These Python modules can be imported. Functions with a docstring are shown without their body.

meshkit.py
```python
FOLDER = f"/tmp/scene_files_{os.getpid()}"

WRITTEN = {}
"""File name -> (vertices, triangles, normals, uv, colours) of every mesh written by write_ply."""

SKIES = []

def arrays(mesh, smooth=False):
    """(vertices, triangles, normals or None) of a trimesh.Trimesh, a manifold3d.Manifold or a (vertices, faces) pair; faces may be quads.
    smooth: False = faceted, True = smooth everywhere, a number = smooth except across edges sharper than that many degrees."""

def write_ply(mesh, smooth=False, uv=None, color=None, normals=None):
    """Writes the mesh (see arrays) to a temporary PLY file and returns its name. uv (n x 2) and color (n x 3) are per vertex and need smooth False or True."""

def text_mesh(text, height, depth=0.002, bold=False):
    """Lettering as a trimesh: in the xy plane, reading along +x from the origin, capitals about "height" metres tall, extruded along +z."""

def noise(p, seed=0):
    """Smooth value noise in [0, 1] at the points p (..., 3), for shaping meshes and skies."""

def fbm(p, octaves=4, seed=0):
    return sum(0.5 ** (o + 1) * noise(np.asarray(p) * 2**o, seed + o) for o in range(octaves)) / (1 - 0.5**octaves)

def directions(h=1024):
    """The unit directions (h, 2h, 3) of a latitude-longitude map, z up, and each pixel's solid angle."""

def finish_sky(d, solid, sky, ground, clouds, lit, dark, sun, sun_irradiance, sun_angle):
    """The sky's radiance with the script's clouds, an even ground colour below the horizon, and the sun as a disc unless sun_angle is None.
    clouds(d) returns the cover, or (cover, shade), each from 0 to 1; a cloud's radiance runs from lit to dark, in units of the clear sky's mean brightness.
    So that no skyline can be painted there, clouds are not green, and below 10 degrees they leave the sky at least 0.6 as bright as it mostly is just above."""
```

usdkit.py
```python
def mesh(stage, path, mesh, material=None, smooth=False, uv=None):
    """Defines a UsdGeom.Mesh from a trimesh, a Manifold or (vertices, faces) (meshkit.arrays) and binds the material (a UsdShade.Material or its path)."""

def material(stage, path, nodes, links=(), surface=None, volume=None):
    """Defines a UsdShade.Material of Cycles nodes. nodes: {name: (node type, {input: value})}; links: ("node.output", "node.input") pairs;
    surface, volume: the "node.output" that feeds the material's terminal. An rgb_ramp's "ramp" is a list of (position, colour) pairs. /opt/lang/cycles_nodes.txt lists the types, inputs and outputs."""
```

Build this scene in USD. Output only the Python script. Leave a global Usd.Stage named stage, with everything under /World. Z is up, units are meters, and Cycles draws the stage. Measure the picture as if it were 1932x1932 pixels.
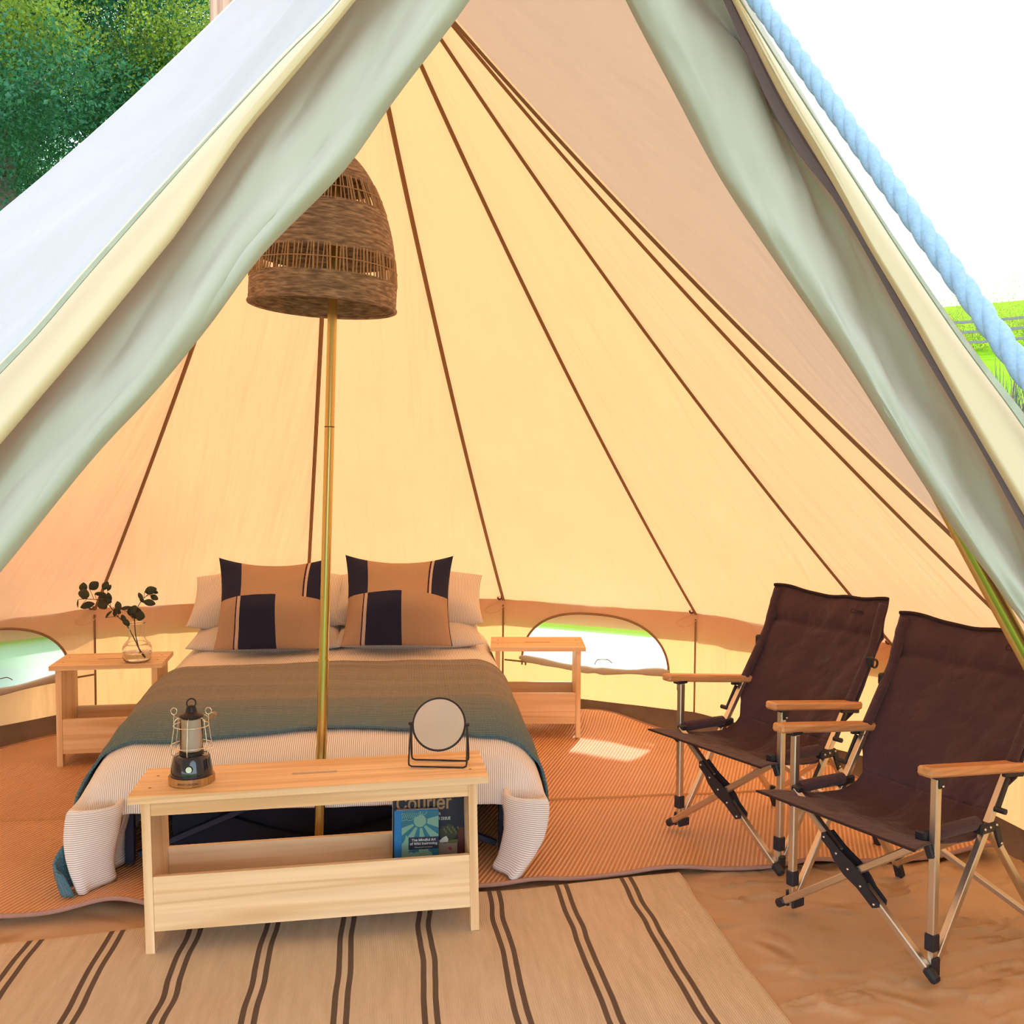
import math, random
import numpy as np, trimesh, usdkit, meshkit
from shapely.geometry import Polygon, Point, box as sbox
from shapely import affinity
from pxr import Usd, UsdGeom, UsdLux, UsdShade, Gf, Sdf, Vt

PI = math.pi
rng = np.random.default_rng(7)
stage = Usd.Stage.CreateInMemory()
UsdGeom.SetStageUpAxis(stage, 'Z')
UsdGeom.SetStageMetersPerUnit(stage, 1.0)
UsdGeom.Xform.Define(stage, '/World')

# ------------------------------------------------------------------ camera, sky, sun, exposure
EYE = np.array([0.0, 0.0, 1.36]); PITCH = math.radians(-2.7); ROLL = math.radians(0.4); FPX = 1890.0
_cr, _sr, _c, _s = math.cos(ROLL), math.sin(ROLL), math.cos(PITCH), math.sin(PITCH)
CR = np.array([_cr, -_sr * _s, _sr * _c]); CU = np.array([-_sr, -_cr * _s, _cr * _c]); CF = np.array([0, _c, _s])
cam = UsdGeom.Camera.Define(stage, '/World/Camera')
cam.CreateHorizontalApertureAttr(24.0); cam.CreateFocalLengthAttr(24.0 * FPX / 1932.0)
cam.CreateClippingRangeAttr((0.02, 2000.0))
cam.AddTransformOp().Set(Gf.Matrix4d(*CR, 0, *CU, 0, *(-CF), 0, *EYE, 1))
cam.CreateExposureAttr(1.4)

SUN_AZ, SUN_EL = math.radians(17), math.radians(31)          # behind the tent, a little to the right
sky_m = usdkit.material(stage, '/World/Looks/sky', {
    "sky": ("sky_texture", {"sky_type": "multiple_scattering", "sun_disc": False, "sun_elevation": SUN_EL, "sun_rotation": SUN_AZ, "aerosol_density": 1.2}),
    "tc": ("texture_coordinate", {}), "n": ("noise_texture", {"scale": 2.2, "detail": 5.0, "roughness": 0.55}),
    "r": ("rgb_ramp", {"ramp": [(0.30, (0.35, 0.35, 0.35)), (0.6, (0.85, 0.85, 0.85))]}),
    "mx": ("mix_color", {"b": (6.3, 6.6, 7.0)}), "b": ("background_shader", {"strength": 0.17})},
    [("tc.generated", "n.vector"), ("n.fac", "r.fac"), ("r.color", "mx.fac"), ("sky.color", "mx.a"), ("mx.result", "b.color")], surface="b.background")
dome = UsdLux.DomeLight.Define(stage, '/World/dome'); dome.CreateIntensityAttr(1.0)
UsdShade.MaterialBindingAPI.Apply(dome.GetPrim()).Bind(sky_m)
sun = UsdLux.DistantLight.Define(stage, '/World/sun'); sun.CreateIntensityAttr(1.15); sun.CreateNormalizeAttr(True); sun.CreateAngleAttr(2.0); sun.CreateColorAttr((1.0, 0.93, 0.82))
_sd = np.array([math.sin(SUN_AZ) * math.cos(SUN_EL), math.cos(SUN_AZ) * math.cos(SUN_EL), math.sin(SUN_EL)])
_x = np.cross([0, 0, 1.0], _sd); _x /= np.linalg.norm(_x); _y = np.cross(_sd, _x)
sun.AddTransformOp().Set(Gf.Matrix4d(*_x, 0, *_y, 0, *_sd, 0, 0, 0, 0, 1))

# ------------------------------------------------------------------ helpers
_names = {}
def numbered(path):
    k = _names.get(path, 0); _names[path] = k + 1
    return path if k == 0 else f"{path}_{k:03d}"
def tag(o, label=None, cat=None, group=None, kind=None):
    for k, v in (('label', label), ('category', cat), ('group', group), ('kind', kind)):
        if v: o.SetCustomDataByKey(k, v)
    return o
def thing(name, label=None, cat=None, loc=(0, 0, 0), rz=0.0, group=None, kind=None, tilt=None):
    x = UsdGeom.Xform.Define(stage, numbered('/World/' + name))
    x.AddTranslateOp().Set(Gf.Vec3d(*map(float, loc)))
    if rz: x.AddRotateZOp().Set(math.degrees(rz))
    if tilt: x.AddRotateYOp().Set(math.degrees(tilt))
    return tag(x.GetPrim(), label, cat, group, kind)
def obj(name, mesh, mat, parent=None, smooth=False, uv=None, label=None, cat=None, group=None, kind=None):
    path = numbered((str(parent.GetPath()) if parent is not None else '/World') + '/' + name)
    m = usdkit.mesh(stage, path, mesh, mat, smooth=smooth, uv=uv).GetPrim()
    return tag(m, label, cat, group, kind)
def copy_of(root, label, loc, rz, group=None):
    was = root.GetCustomData()
    r = thing(root.GetName().rstrip('0123456789').rstrip('_'), label, was['category'], loc, rz, group or was.get('group'))
    r.GetReferences().AddInternalReference(root.GetPath()); r.SetInstanceable(True)
    return r
def ray(u, v):                                       # direction seen at a pixel of the 1932 frame
    d = CR * (u - 966) / FPX + CU * (966 - v) / FPX + CF
    return d
def at_y(u, v, y): d = ray(u, v); return EYE + d * (y / d[1])
def at_z(u, v, z): d = ray(u, v); return EYE + d * ((z - EYE[2]) / d[2])
def at_plane(u, v, n, c): d = ray(u, v); n = np.asarray(n, float); return EYE + d * ((c - n @ EYE) / (n @ d))
def cat(*ms):
    return trimesh.util.concatenate([m for m in ms if m is not None])
def cbox(size, at=(0, 0, 0), c=0.003, R=None):       # box with chamfered edges
    h = np.array(size, float) / 2; c = min(c, h.min() * 0.8); p = []
    for s in np.ndindex(2, 2, 2):
        s = np.array(s) * 2 - 1
        for k in range(3):
            q = h - c; q[k] = h[k]; p.append(s * q)
    m = trimesh.convex.convex_hull(np.array(p))
    if R is not None: m.apply_transform(R)
    m.apply_translation(at); return m
def bar(p, q, w, h, c=0.002, up=(0, 0, 1)):          # rectangular bar from p to q; w across, h along "up"
    p, q = np.array(p, float), np.array(q, float); d = q - p; L = np.linalg.norm(d); d /= L
    x = np.cross(np.array(up, float), d)
    if np.linalg.norm(x) < 1e-6: x = np.cross([1, 0, 0], d)
    x /= np.linalg.norm(x); y = np.cross(d, x)
    M = np.eye(4); M[:3, 0], M[:3, 1], M[:3, 2], M[:3, 3] = x, y, d, (p + q) / 2
    m = cbox((w, h, L), c=c); m.apply_transform(M); return m
def frames(P, closed=False):
    P = np.asarray(P, float); T = np.gradient(P, axis=0)
    if closed: T = np.roll(P, -1, 0) - np.roll(P, 1, 0)
    T /= np.linalg.norm(T, axis=1, keepdims=True) + 1e-12
    a = np.cross(T[0], [0, 0, 1.0] if abs(T[0][2]) < 0.9 else [1.0, 0, 0]); a /= np.linalg.norm(a); A = [a]
    for t in T[1:]:
        a = A[-1] - t * (A[-1] @ t); a /= np.linalg.norm(a) + 1e-12; A.append(a)
    A = np.array(A); return P, T, A, np.cross(T, A)
def tube(P, r, n=8, closed=False):
    P, T, A, B = frames(P, closed); r = np.broadcast_to(r, (len(P),)); th = np.arange(n) * 2 * PI / n
    V = P[:, None] + r[:, None, None] * (np.cos(th)[None, :, None] * A[:, None] + np.sin(th)[None, :, None] * B[:, None])
    m = len(P); F = []
    for i in range(m if closed else m - 1):
        k = (i + 1) % m
        for j in range(n): F.append((i * n + j, i * n + (j + 1) % n, k * n + (j + 1) % n, k * n + j))
    F = np.array(F); F = np.vstack([F[:, [0, 1, 2]], F[:, [0, 2, 3]]]); V = V.reshape(-1, 3)
    if not closed:
        V = np.vstack([V, P[0], P[-1]]); a = len(V) - 2
        F = np.vstack([F, [(a, (j + 1) % n, j) for j in range(n)], [(a + 1, (m - 1) * n + j, (m - 1) * n + (j + 1) % n) for j in range(n)]])
    return trimesh.Trimesh(V, F, process=False)
def spline(P, n):
    P = np.asarray(P, float); from_ = np.r_[0, np.cumsum(np.linalg.norm(np.diff(P, axis=0), axis=1))]
    from scipy.interpolate import PchipInterpolator
    return PchipInterpolator(from_, P)(np.linspace(0, from_[-1], n))
def resample(P, n):
    P = np.asarray(P, float); L = np.r_[0, np.cumsum(np.linalg.norm(np.diff(P, axis=0), axis=1))]
    t = np.linspace(0, L[-1], n); return np.stack([np.interp(t, L, P[:, k]) for k in range(P.shape[1])], 1)
def lathe(prof, n=32, at=(0, 0, 0), cap=False):
    prof = np.asarray(prof, float); th = np.arange(n) * 2 * PI / n; m = len(prof)
    V = np.stack([prof[:, 0, None] * np.cos(th), prof[:, 0, None] * np.sin(th), np.broadcast_to(prof[:, 1, None], (m, n))], -1).reshape(-1, 3)
    F = [(i * n + j, i * n + (j + 1) % n, (i + 1) * n + (j + 1) % n, (i + 1) * n + j) for i in range(m - 1) for j in range(n)]
    F = np.array(F); F = np.vstack([F[:, [0, 1, 2]], F[:, [0, 2, 3]]])
    t = trimesh.Trimesh(V + np.array(at), F, process=False); return t
def grid_faces(nu, nv, wrap=False):
    F = []
    i, j = np.meshgrid(np.arange(nu - 1), np.arange(nv - 1), indexing='ij'); i, j = i.ravel(), j.ravel()
    a, b, c, d = i * nv + j, (i + 1) * nv + j, (i + 1) * nv + j + 1, i * nv + j + 1
    return np.vstack([np.stack([a, b, c], 1), np.stack([a, c, d], 1)])
def sheet(P, flip=False):                            # grid of points (nu, nv, 3) -> open sheet
    nu, nv = P.shape[:2]; F = grid_faces(nu, nv)
    return trimesh.Trimesh(P.reshape(-1, 3), F[:, ::-1] if flip else F, process=False)
def slab(P, t, N=None):                              # closed sheet of thickness t (scalar or grid) along -normal
    nu, nv = P.shape[:2]
    if N is None:
        du = np.gradient(P, axis=0); dv = np.gradient(P, axis=1); N = np.cross(du, dv); N /= np.linalg.norm(N, axis=2, keepdims=True) + 1e-12
    Q = P - N * np.broadcast_to(np.asarray(t, float)[..., None] if np.ndim(t) else t, P.shape)
    F = grid_faces(nu, nv); n = nu * nv
    edge = [i * nv for i in range(nu)] + [(nu - 1) * nv + j for j in range(1, nv)] + [i * nv + nv - 1 for i in range(nu - 2, -1, -1)] + [j for j in range(nv - 2, 0, -1)]
    e = np.array(edge); e2 = np.roll(e, -1)
    S = np.vstack([np.stack([e, e + n, e2], 1), np.stack([e2, e + n, e2 + n], 1)])
    return trimesh.Trimesh(np.vstack([P.reshape(-1, 3), Q.reshape(-1, 3)]), np.vstack([F, F[:, ::-1] + n, S]), process=False)
def prism(poly, h, M=None):
    m = cat(*[trimesh.creation.extrude_polygon(g, h, engine='earcut') for g in getattr(poly, 'geoms', [poly]) if g.geom_type == 'Polygon' and g.area > 1e-9])
    if M is not None: m.apply_transform(M)
    return m
def basis(x, y, z, o):
    M = np.eye(4); M[:3, 0], M[:3, 1], M[:3, 2], M[:3, 3] = x, y, z, o; return M
def rotz(a): c, s = math.cos(a), math.sin(a); return np.array([[c, -s, 0], [s, c, 0], [0, 0, 1.0]])
def nz(p, scale, seed=0, oct=3): return meshkit.fbm(np.asarray(p) * scale, oct, seed) * 2 - 1

# ------------------------------------------------------------------ materials
LOOKS = '/World/Looks/'
def mat(name, color, rough=0.6, metal=0.0, color2=None, nscale=30.0, stretch=None, bump=0.0, bscale=200.0, coat=0.0, bdist=0.004, spec=None, uv=False, sheen=0.0):
    N = {"p": ("principled_bsdf", {"base_color": color, "roughness": rough, "metallic": metal})}; Lk = []
    if coat: N["p"][1]["coat_weight"] = coat
    if spec is not None: N["p"][1]["specular_ior_level"] = spec
    if sheen: N["p"][1]["sheen_weight"] = sheen
    if color2 is not None or bump:
        N["tc"] = ("texture_coordinate", {}); N["mp"] = ("mapping", {"scale": stretch or (1, 1, 1)}); Lk.append(("tc.UV" if uv else "tc.object", "mp.vector"))
    if color2 is not None:
        N["n"] = ("noise_texture", {"scale": nscale, "detail": 4.0, "roughness": 0.6}); N["r"] = ("rgb_ramp", {"ramp": [(0.3, color), (0.7, color2)]})
        Lk += [("mp.vector", "n.vector"), ("n.fac", "r.fac"), ("r.color", "p.base_color")]
    if bump:
        N["bn"] = ("noise_texture", {"scale": bscale, "detail": 3.0}); N["bp"] = ("bump", {"strength": bump, "distance": bdist})
        Lk += [("mp.vector", "bn.vector"), ("bn.fac", "bp.height"), ("bp.normal", "p.normal")]
    return usdkit.material(stage, LOOKS + name, N, Lk, surface="p.BSDF")
def cloth(name, refl, trans=None, fac=0.4, wr=0.5, wscale=(9.0, 0.9, 1), refl2=None):
    """Canvas: diffuse on the lit side, light passing through, long creases along v (UV in metres)."""
    N = {"d": ("diffuse_bsdf", {"color": refl}), "tc": ("texture_coordinate", {}), "mp": ("mapping", {"scale": wscale}),
         "n": ("noise_texture", {"scale": 1.0, "detail": 2.5, "roughness": 0.55}), "b": ("bump", {"strength": wr, "distance": 0.03})}
    Lk = [("tc.UV", "mp.vector"), ("mp.vector", "n.vector"), ("n.fac", "b.height"), ("b.normal", "d.normal")]
    N["cn"] = ("noise_texture", {"scale": 3.0, "detail": 1.0}); N["cr"] = ("rgb_ramp", {"ramp": [(0.3, tuple(0.93 * x for x in refl)), (0.7, refl2 or refl)]})
    Lk += [("tc.UV", "cn.vector"), ("cn.fac", "cr.fac"), ("cr.color", "d.color")]
    if trans is None: return usdkit.material(stage, LOOKS + name, N, Lk, surface="d.BSDF")
    N["t"] = ("translucent_bsdf", {"color": trans}); N["m"] = ("mix_closure", {"fac": fac})
    Lk += [("b.normal", "t.normal"), ("d.BSDF", "m.closure1"), ("t.BSDF", "m.closure2")]
    return usdkit.material(stage, LOOKS + name, N, Lk, surface="m.closure")
def wood(name, a, b, axis='x', scale=1.0, rough=0.5):
    st = {'x': (0.5, 14, 14), 'y': (14, 0.5, 14), 'z': (14, 14, 0.5)}[axis]
    N = {"tc": ("texture_coordinate", {}), "oi": ("object_info", {}), "mp": ("mapping", {"scale": tuple(scale * x for x in st)}), "p": ("principled_bsdf", {"roughness": rough}),
         "va": ("vector_math", {"math_type": "add"}), "cx": ("combine_xyz", {}), "mu": ("math", {"math_type": "multiply", "value2": 37.0}),
         "n": ("noise_texture", {"scale": 1.0, "detail": 2.0, "roughness": 0.4, "distortion": 0.2}), "w": ("math", {"math_type": "multiply", "value2": 26.0}), "s": ("math", {"math_type": "sine"}),
         "r": ("rgb_ramp", {"ramp": [(0.0, a), (0.55, a), (1.0, b)]}), "mr": ("map_range", {"from_min": -1.0, "from_max": 1.0}),
         "n2": ("noise_texture", {"scale": 2.6, "detail": 2.0}), "r2": ("rgb_ramp", {"ramp": [(0.35, (0.86, 0.82, 0.76)), (0.65, (1.0, 1.0, 1.0))]}), "mx": ("mix_color", {"blend_type": "multiply", "fac": 1.0})}
    Lk = [("oi.random", "mu.value1"), ("mu.value", "cx.x"), ("mu.value", "cx.z"), ("tc.object", "mp.vector"), ("mp.vector", "va.vector1"), ("cx.vector", "va.vector2"), ("va.vector", "n.vector"),
          ("n.fac", "w.value1"), ("w.value", "s.value1"), ("s.value", "mr.value"), ("mr.result", "r.fac"), ("va.vector", "n2.vector"), ("n2.fac", "r2.fac"), ("r.color", "mx.a"), ("r2.color", "mx.b"), ("mx.result", "p.base_color")]
    return usdkit.material(stage, LOOKS + name, N, Lk, surface="p.BSDF")

CANVAS = cloth('canvas', (0.88, 0.76, 0.62), (0.92, 0.435, 0.20), 0.20, wr=0.7, wscale=(11.0, 0.9, 1))
CANVAS_OUT = cloth('canvas_front', (0.445, 0.435, 0.42), (0.80, 0.50, 0.32), 0.15, wr=0.6, wscale=(6, 2.2, 1))
WALLC = cloth('wall_canvas', (0.84, 0.68, 0.47), (0.84, 0.44, 0.18), 0.33, wr=0.5, wscale=(10, 3, 1))
FLAPC = cloth('flap_canvas', (0.54, 0.495, 0.41), (0.70, 0.55, 0.32), 0.18, wr=0.75, wscale=(5.5, 2.4, 1))
TAPE = mat('seam_tape', (0.27, 0.155, 0.075), 0.9)
HEM = mat('hem_tape', (0.22, 0.215, 0.15), 0.85, color2=(0.28, 0.27, 0.19), nscale=40)
STRAP = mat('dark_strap', (0.13, 0.07, 0.065), 0.9)
BLACK = mat('black_plastic', (0.012, 0.012, 0.016), 0.45)
BLACKM = mat('black_metal', (0.012, 0.008, 0.010), 0.4)
ALU = mat('aluminium', (0.72, 0.66, 0.55), 0.34, 1.0, bump=0.05, bscale=60, stretch=(40, 40, 1))
RIVET = mat('rivet', (0.8, 0.78, 0.74), 0.25, 1.0)
PVC = mat('groundsheet_edge', (0.13, 0.085, 0.05), 0.6, color2=(0.20, 0.13, 0.08), nscale=6)
# ------------------------------------------------------------------ the bell tent: canopy, walls, groundsheet
APEX = np.array([-0.535, 3.18, 3.15]); CEN = np.array([-0.61, 3.20]); RAD = 2.5; EAVE = 0.60
SEAMS = [13.1 + 25.714 * k for k in range(-6, 5)]            # azimuths (from +y, clockwise) of the canopy's seams: -141.2 ... 115.9
SAG = 0.095
def cone(az, t, r_add=0.0):                                  # t: 0 at the apex, 1 at the eave
    a = math.radians(az); c = APEX[:2] * (1 - t) + CEN * t
    r = RAD * t - (SAG + 0.06 * min(1.0, max(0.0, (-az - 45) / 60))) * 4 * t * (1 - t) + r_add
    return np.array([c[0] + r * math.sin(a), c[1] + r * math.cos(a), APEX[2] + (EAVE - APEX[2]) * t])
NT = 60; TT = np.linspace(0.03, 1.0, NT)
seam_curve = {k: np.array([cone(az, t) for t in TT]) for k, az in enumerate(SEAMS)}
# the ridge and the door frame at the front
DN = np.array([-0.2, 1.0, 0.0])                              # plane of the door: y - 0.2 x = c
def door(u, v, c=0.85): return at_plane(u, v, DN, c)
PEAK = np.array([0.05, 0.86, 2.06])
def down(P, z):                                              # carries an edge on below the picture to height z, growing steeper
    P = np.asarray(P); d = P[-1] - P[-2]; d = d / -d[2] * np.array([0.55, 0.55, 1.0]); h = P[-1, 2] - z
    return np.vstack([P, P[-1] + d * h * 0.5, P[-1] + d * h * 0.5 + d * [0.6, 0.6, 1.0] * h * 0.5])
L_HEM = [(636, 7), (543, 99), (430, 219), (298, 361), (166, 507), (50, 640), (0, 690), (-160, 868), (-420, 1160)]
R_HEM = [(1398, 0), (1477, 126), (1590, 298), (1706, 474), (1822, 640), (1932, 780), (2080, 985), (2320, 1320)]
left_hem = down(np.vstack([PEAK + [-0.01, 0, 0]] + [door(*p) for p in L_HEM]), 0.5)
right_hem = down(np.vstack([PEAK + [0.01, 0, 0]] + [door(*p) for p in R_HEM]), 0.5)
ridge = np.array([APEX + (PEAK - APEX) * t + [0, 0, -0.05 * 4 * t * (1 - t)] for t in np.linspace(0.03, 1, 14)])
def front_edge(hem): return resample(np.vstack([ridge, spline(hem, 40)[1:]]), NT)

ceiling = thing('ceiling', kind='structure')
tag(ceiling, 'sand coloured cotton canopy of the bell tent, glowing where the sun strikes it from behind')
def canvas_uv(P):
    du = np.linalg.norm(np.diff(P, axis=0), axis=2); dv = np.linalg.norm(np.diff(P, axis=1), axis=2)
    U = np.vstack([np.zeros(P.shape[1]), np.cumsum(du, 0)]); U -= U.mean(0); V = np.hstack([np.zeros((P.shape[0], 1)), np.cumsum(dv, 1)])
    return np.stack([U, V], -1).reshape(-1, 2)
def panel(S0, S1, seed, bulge=0.0, n=27, wrinkle=0.010, mat_=CANVAS, outmat=None):
    u = np.linspace(0, 1, n)[:, None, None]; P = S0[None] * (1 - u) + S1[None] * u
    Nn = np.cross(P[-1, 30] - P[0, 30], P[0, -1] - P[0, 0]); Nn /= np.linalg.norm(Nn)
    if Nn @ (P.mean((0, 1)) - np.array([CEN[0], CEN[1], 1.2])) < 0: Nn = -Nn
    uv = canvas_uv(P); U = uv[:, 0].reshape(P.shape[:2]); V = uv[:, 1].reshape(P.shape[:2]); t = V / V.max(); w = np.sin(PI * u[:, :, 0])
    q = np.stack([U * 5.5, V * 0.8, np.full_like(U, seed * 3.7)], -1)
    d = nz(q, 1.0, seed, 3) * wrinkle * (0.35 + t * 0.7)                                     # long soft folds
    edge = np.minimum(u[:, :, 0], 1 - u[:, :, 0]) * np.ones_like(t)
    q2 = np.stack([U * 14, V * 1.1, np.full_like(U, seed * 1.3)], -1)
    d = d + nz(q2, 1.0, seed + 50, 2) * 0.012 * np.exp(-edge * 9) * t ** 1.5 * 1.6             # tension creases along the seams, low down
    d = d * np.minimum(1, edge * 12) + bulge * w * np.sin(PI * np.clip(t, 0, 1)) ** 1.0
    P = P + Nn * d[..., None]
    return obj('canvas_panel', sheet(P), mat_, ceiling, smooth=True, uv=uv)
for k in range(len(SEAMS) - 1): panel(seam_curve[k], seam_curve[k + 1], k, bulge=-0.015)
lf, rf = front_edge(left_hem), front_edge(right_hem)
panel(lf, seam_curve[0], 21, bulge=-0.11, wrinkle=0.008, mat_=CANVAS_OUT, n=40)
panel(seam_curve[len(SEAMS) - 1], rf, 22, bulge=0.035, wrinkle=0.008, mat_=CANVAS_OUT, n=40)
# dark seam tapes inside, one per seam
for k, az in enumerate(SEAMS):
    C = seam_curve[k]; axis = np.array([math.sin(math.radians(az)), math.cos(math.radians(az)), 0]); side = np.array([axis[1], -axis[0], 0])
    inn = -axis * 0.75 + np.array([0, 0, -0.65]); hw = np.linspace(0.0080, 0.0062, NT)[:, None] * np.interp(az, [50, 64, 90, 116], [1.0, 0.85, 0.6, 0.40])
    P = np.stack([C - side * hw + inn * 0.006, C + inn * 0.013, C + side * hw + inn * 0.006], 0)
    obj('seam_tape', slab(P, 0.003), TAPE, ceiling, smooth=False)
# the eave: a hem outside and a short valance hanging over the wall
def ring_pt(az, r, z): a = math.radians(az); return np.array([CEN[0] + r * math.sin(a), CEN[1] + r * math.cos(a), z])
AZW = [13.1 + 25.714 * k for k in range(-6, 6)]               # wall posts from -141.2 to 141.7
for k in range(len(SEAMS) - 1):
    P = np.array([[ring_pt(SEAMS[k], RAD + 0.002, EAVE + 0.004), ring_pt(SEAMS[k], RAD + 0.05, EAVE - 0.12)], [ring_pt(SEAMS[k + 1], RAD + 0.002, EAVE + 0.004), ring_pt(SEAMS[k + 1], RAD + 0.05, EAVE - 0.12)]])
    Q = np.linspace(P[0], P[1], 14)
    obj('valance', slab(Q, 0.002), CANVAS, ceiling, smooth=False, uv=np.tile([[0.1, 0.1]], (56, 1)))
# peak cone above the seams
obj('peak_cap', lathe([(0.02, 0.14), (0.05, 0.12), (0.075, 0.05), (0.12, -0.06)], 24, APEX), STRAP, ceiling, smooth=True)
# eyelets, toggles and cord loops where the seams meet the wall
for k in range(3, len(SEAMS) - 1):
    az = SEAMS[k]; p = ring_pt(az - 0.45, RAD - 0.016, EAVE + 0.012); a = math.radians(az)
    n = np.array([math.sin(a), math.cos(a), 0]); s = np.array([n[1], -n[0], 0]); th = np.linspace(0, 2 * PI, 15)[:-1]
    obj('eyelet', tube([p + 0.011 * (math.cos(t) * s + math.sin(t) * np.array([0, 0, 1])) for t in th], 0.005, 6, True), STRAP, ceiling, smooth=True)
    q = ring_pt(az + 0.2, RAD - 0.02, EAVE - 0.005)
    L = spline([q, q + s * -0.06 + [0, 0, -0.02] - n * 0.01, q + s * -0.11 + [0, 0, -0.055] - n * 0.012, q + s * -0.075 + [0, 0, -0.07] - n * 0.012, q + s * 0.0 + [0, 0, -0.03]], 24)
    obj('cord_loop', tube(L, 0.0022, 5), WALLC, ceiling, smooth=True, uv=np.zeros((24 * 5 + 2, 2)))

# walls: one flat canvas panel between each pair of seams; two of them carry a window
wall = thing('wall_back', kind='structure'); tag(wall, 'low canvas wall of the tent below the eave')
def wall_frame(k):
    a, b = ring_pt(AZW[k], RAD, 0), ring_pt(AZW[k + 1], RAD, 0); x = (b - a) / np.linalg.norm(b - a); z = np.array([0, 0, 1.0]); n = np.cross(x, z)
    return a, x, n, np.linalg.norm(b - a)
def arch(cx, z0, hw, h, n=40):
    th = np.linspace(0, PI, n); e = 0.80
    return [(cx + hw * np.sign(math.cos(t)) * abs(math.cos(t)) ** e, z0 + h * math.sin(t) ** 0.9) for t in th]
WINDOWS = {6: (0.545, 0.265, 0.425, 0.290), 3: (0.555, 0.265, 0.425, 0.290)}
for k in range(len(AZW) - 1):
    a, x, n, L = wall_frame(k)
    if k in WINDOWS:
        pl = Polygon([(0, 0), (L, 0), (L, EAVE), (0, EAVE)]).difference(Polygon(arch(*WINDOWS[k])))
        v2, f = trimesh.creation.triangulate_polygon(pl, engine='earcut')
        V = a + v2[:, :1] * x + v2[:, 1:] * np.array([0, 0, 1.0]); obj('canvas_panel', (V, f), WALLC, wall, smooth=True, uv=v2)
    else:
        u, z = np.linspace(0, L, 36), np.linspace(0, EAVE, 22); U, Z = np.meshgrid(u, z, indexing='ij')
        d = nz(np.stack([U * 9, Z * 2.5, np.full_like(U, k * 2.2)], -1), 1, k, 3) * 0.014 * np.minimum(1, np.minimum(U, L - U) * 8) * (0.4 + Z / EAVE)
        P = a + U[..., None] * x + Z[..., None] * np.array([0, 0, 1.0]) + d[..., None] * n
        obj('canvas_panel', sheet(P), WALLC, wall, smooth=True, uv=np.stack([U, Z], -1).reshape(-1, 2))
    obj('seam_tape', cbox((0.010, 0.004, EAVE - 0.02), a - n * np.sign(n @ (a - np.r_[CEN, 0])) * 0.006 + [0, 0, EAVE / 2 - 0.02], 0.001, np.block([[rotz(math.atan2(x[1], x[0])), np.zeros((3, 1))], [np.zeros((1, 3)), np.ones((1, 1))]])), TAPE, wall)
    if k in WINDOWS:
        inn = -n * np.sign(n @ (a - np.r_[CEN, 0])); o = a + inn * 0.006
        obj('hem_tape', bar(o + x * 0.01 + [0, 0, 0.258], o + x * (L - 0.01) + [0, 0, 0.258], 0.004, 0.009, 0.001), TAPE, wall)
PANE = usdkit.material(stage, LOOKS + 'window_film', {
    "t": ("transparent_bsdf", {"color": (0.93, 0.96, 0.97)}), "g": ("glossy_bsdf", {"color": (1, 1, 1), "roughness": 0.08}), "f": ("fresnel", {"IOR": 1.45}), "m": ("mix_closure", {}),
    "tr": ("translucent_bsdf", {"color": (0.90, 0.96, 1.0)}), "m2": ("mix_closure", {"fac": 0.50})},
    [("f.fac", "m.fac"), ("t.BSDF", "m.closure1"), ("g.BSDF", "m.closure2"), ("m.closure", "m2.closure1"), ("tr.BSDF", "m2.closure2")], surface="m2.closure")
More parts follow.
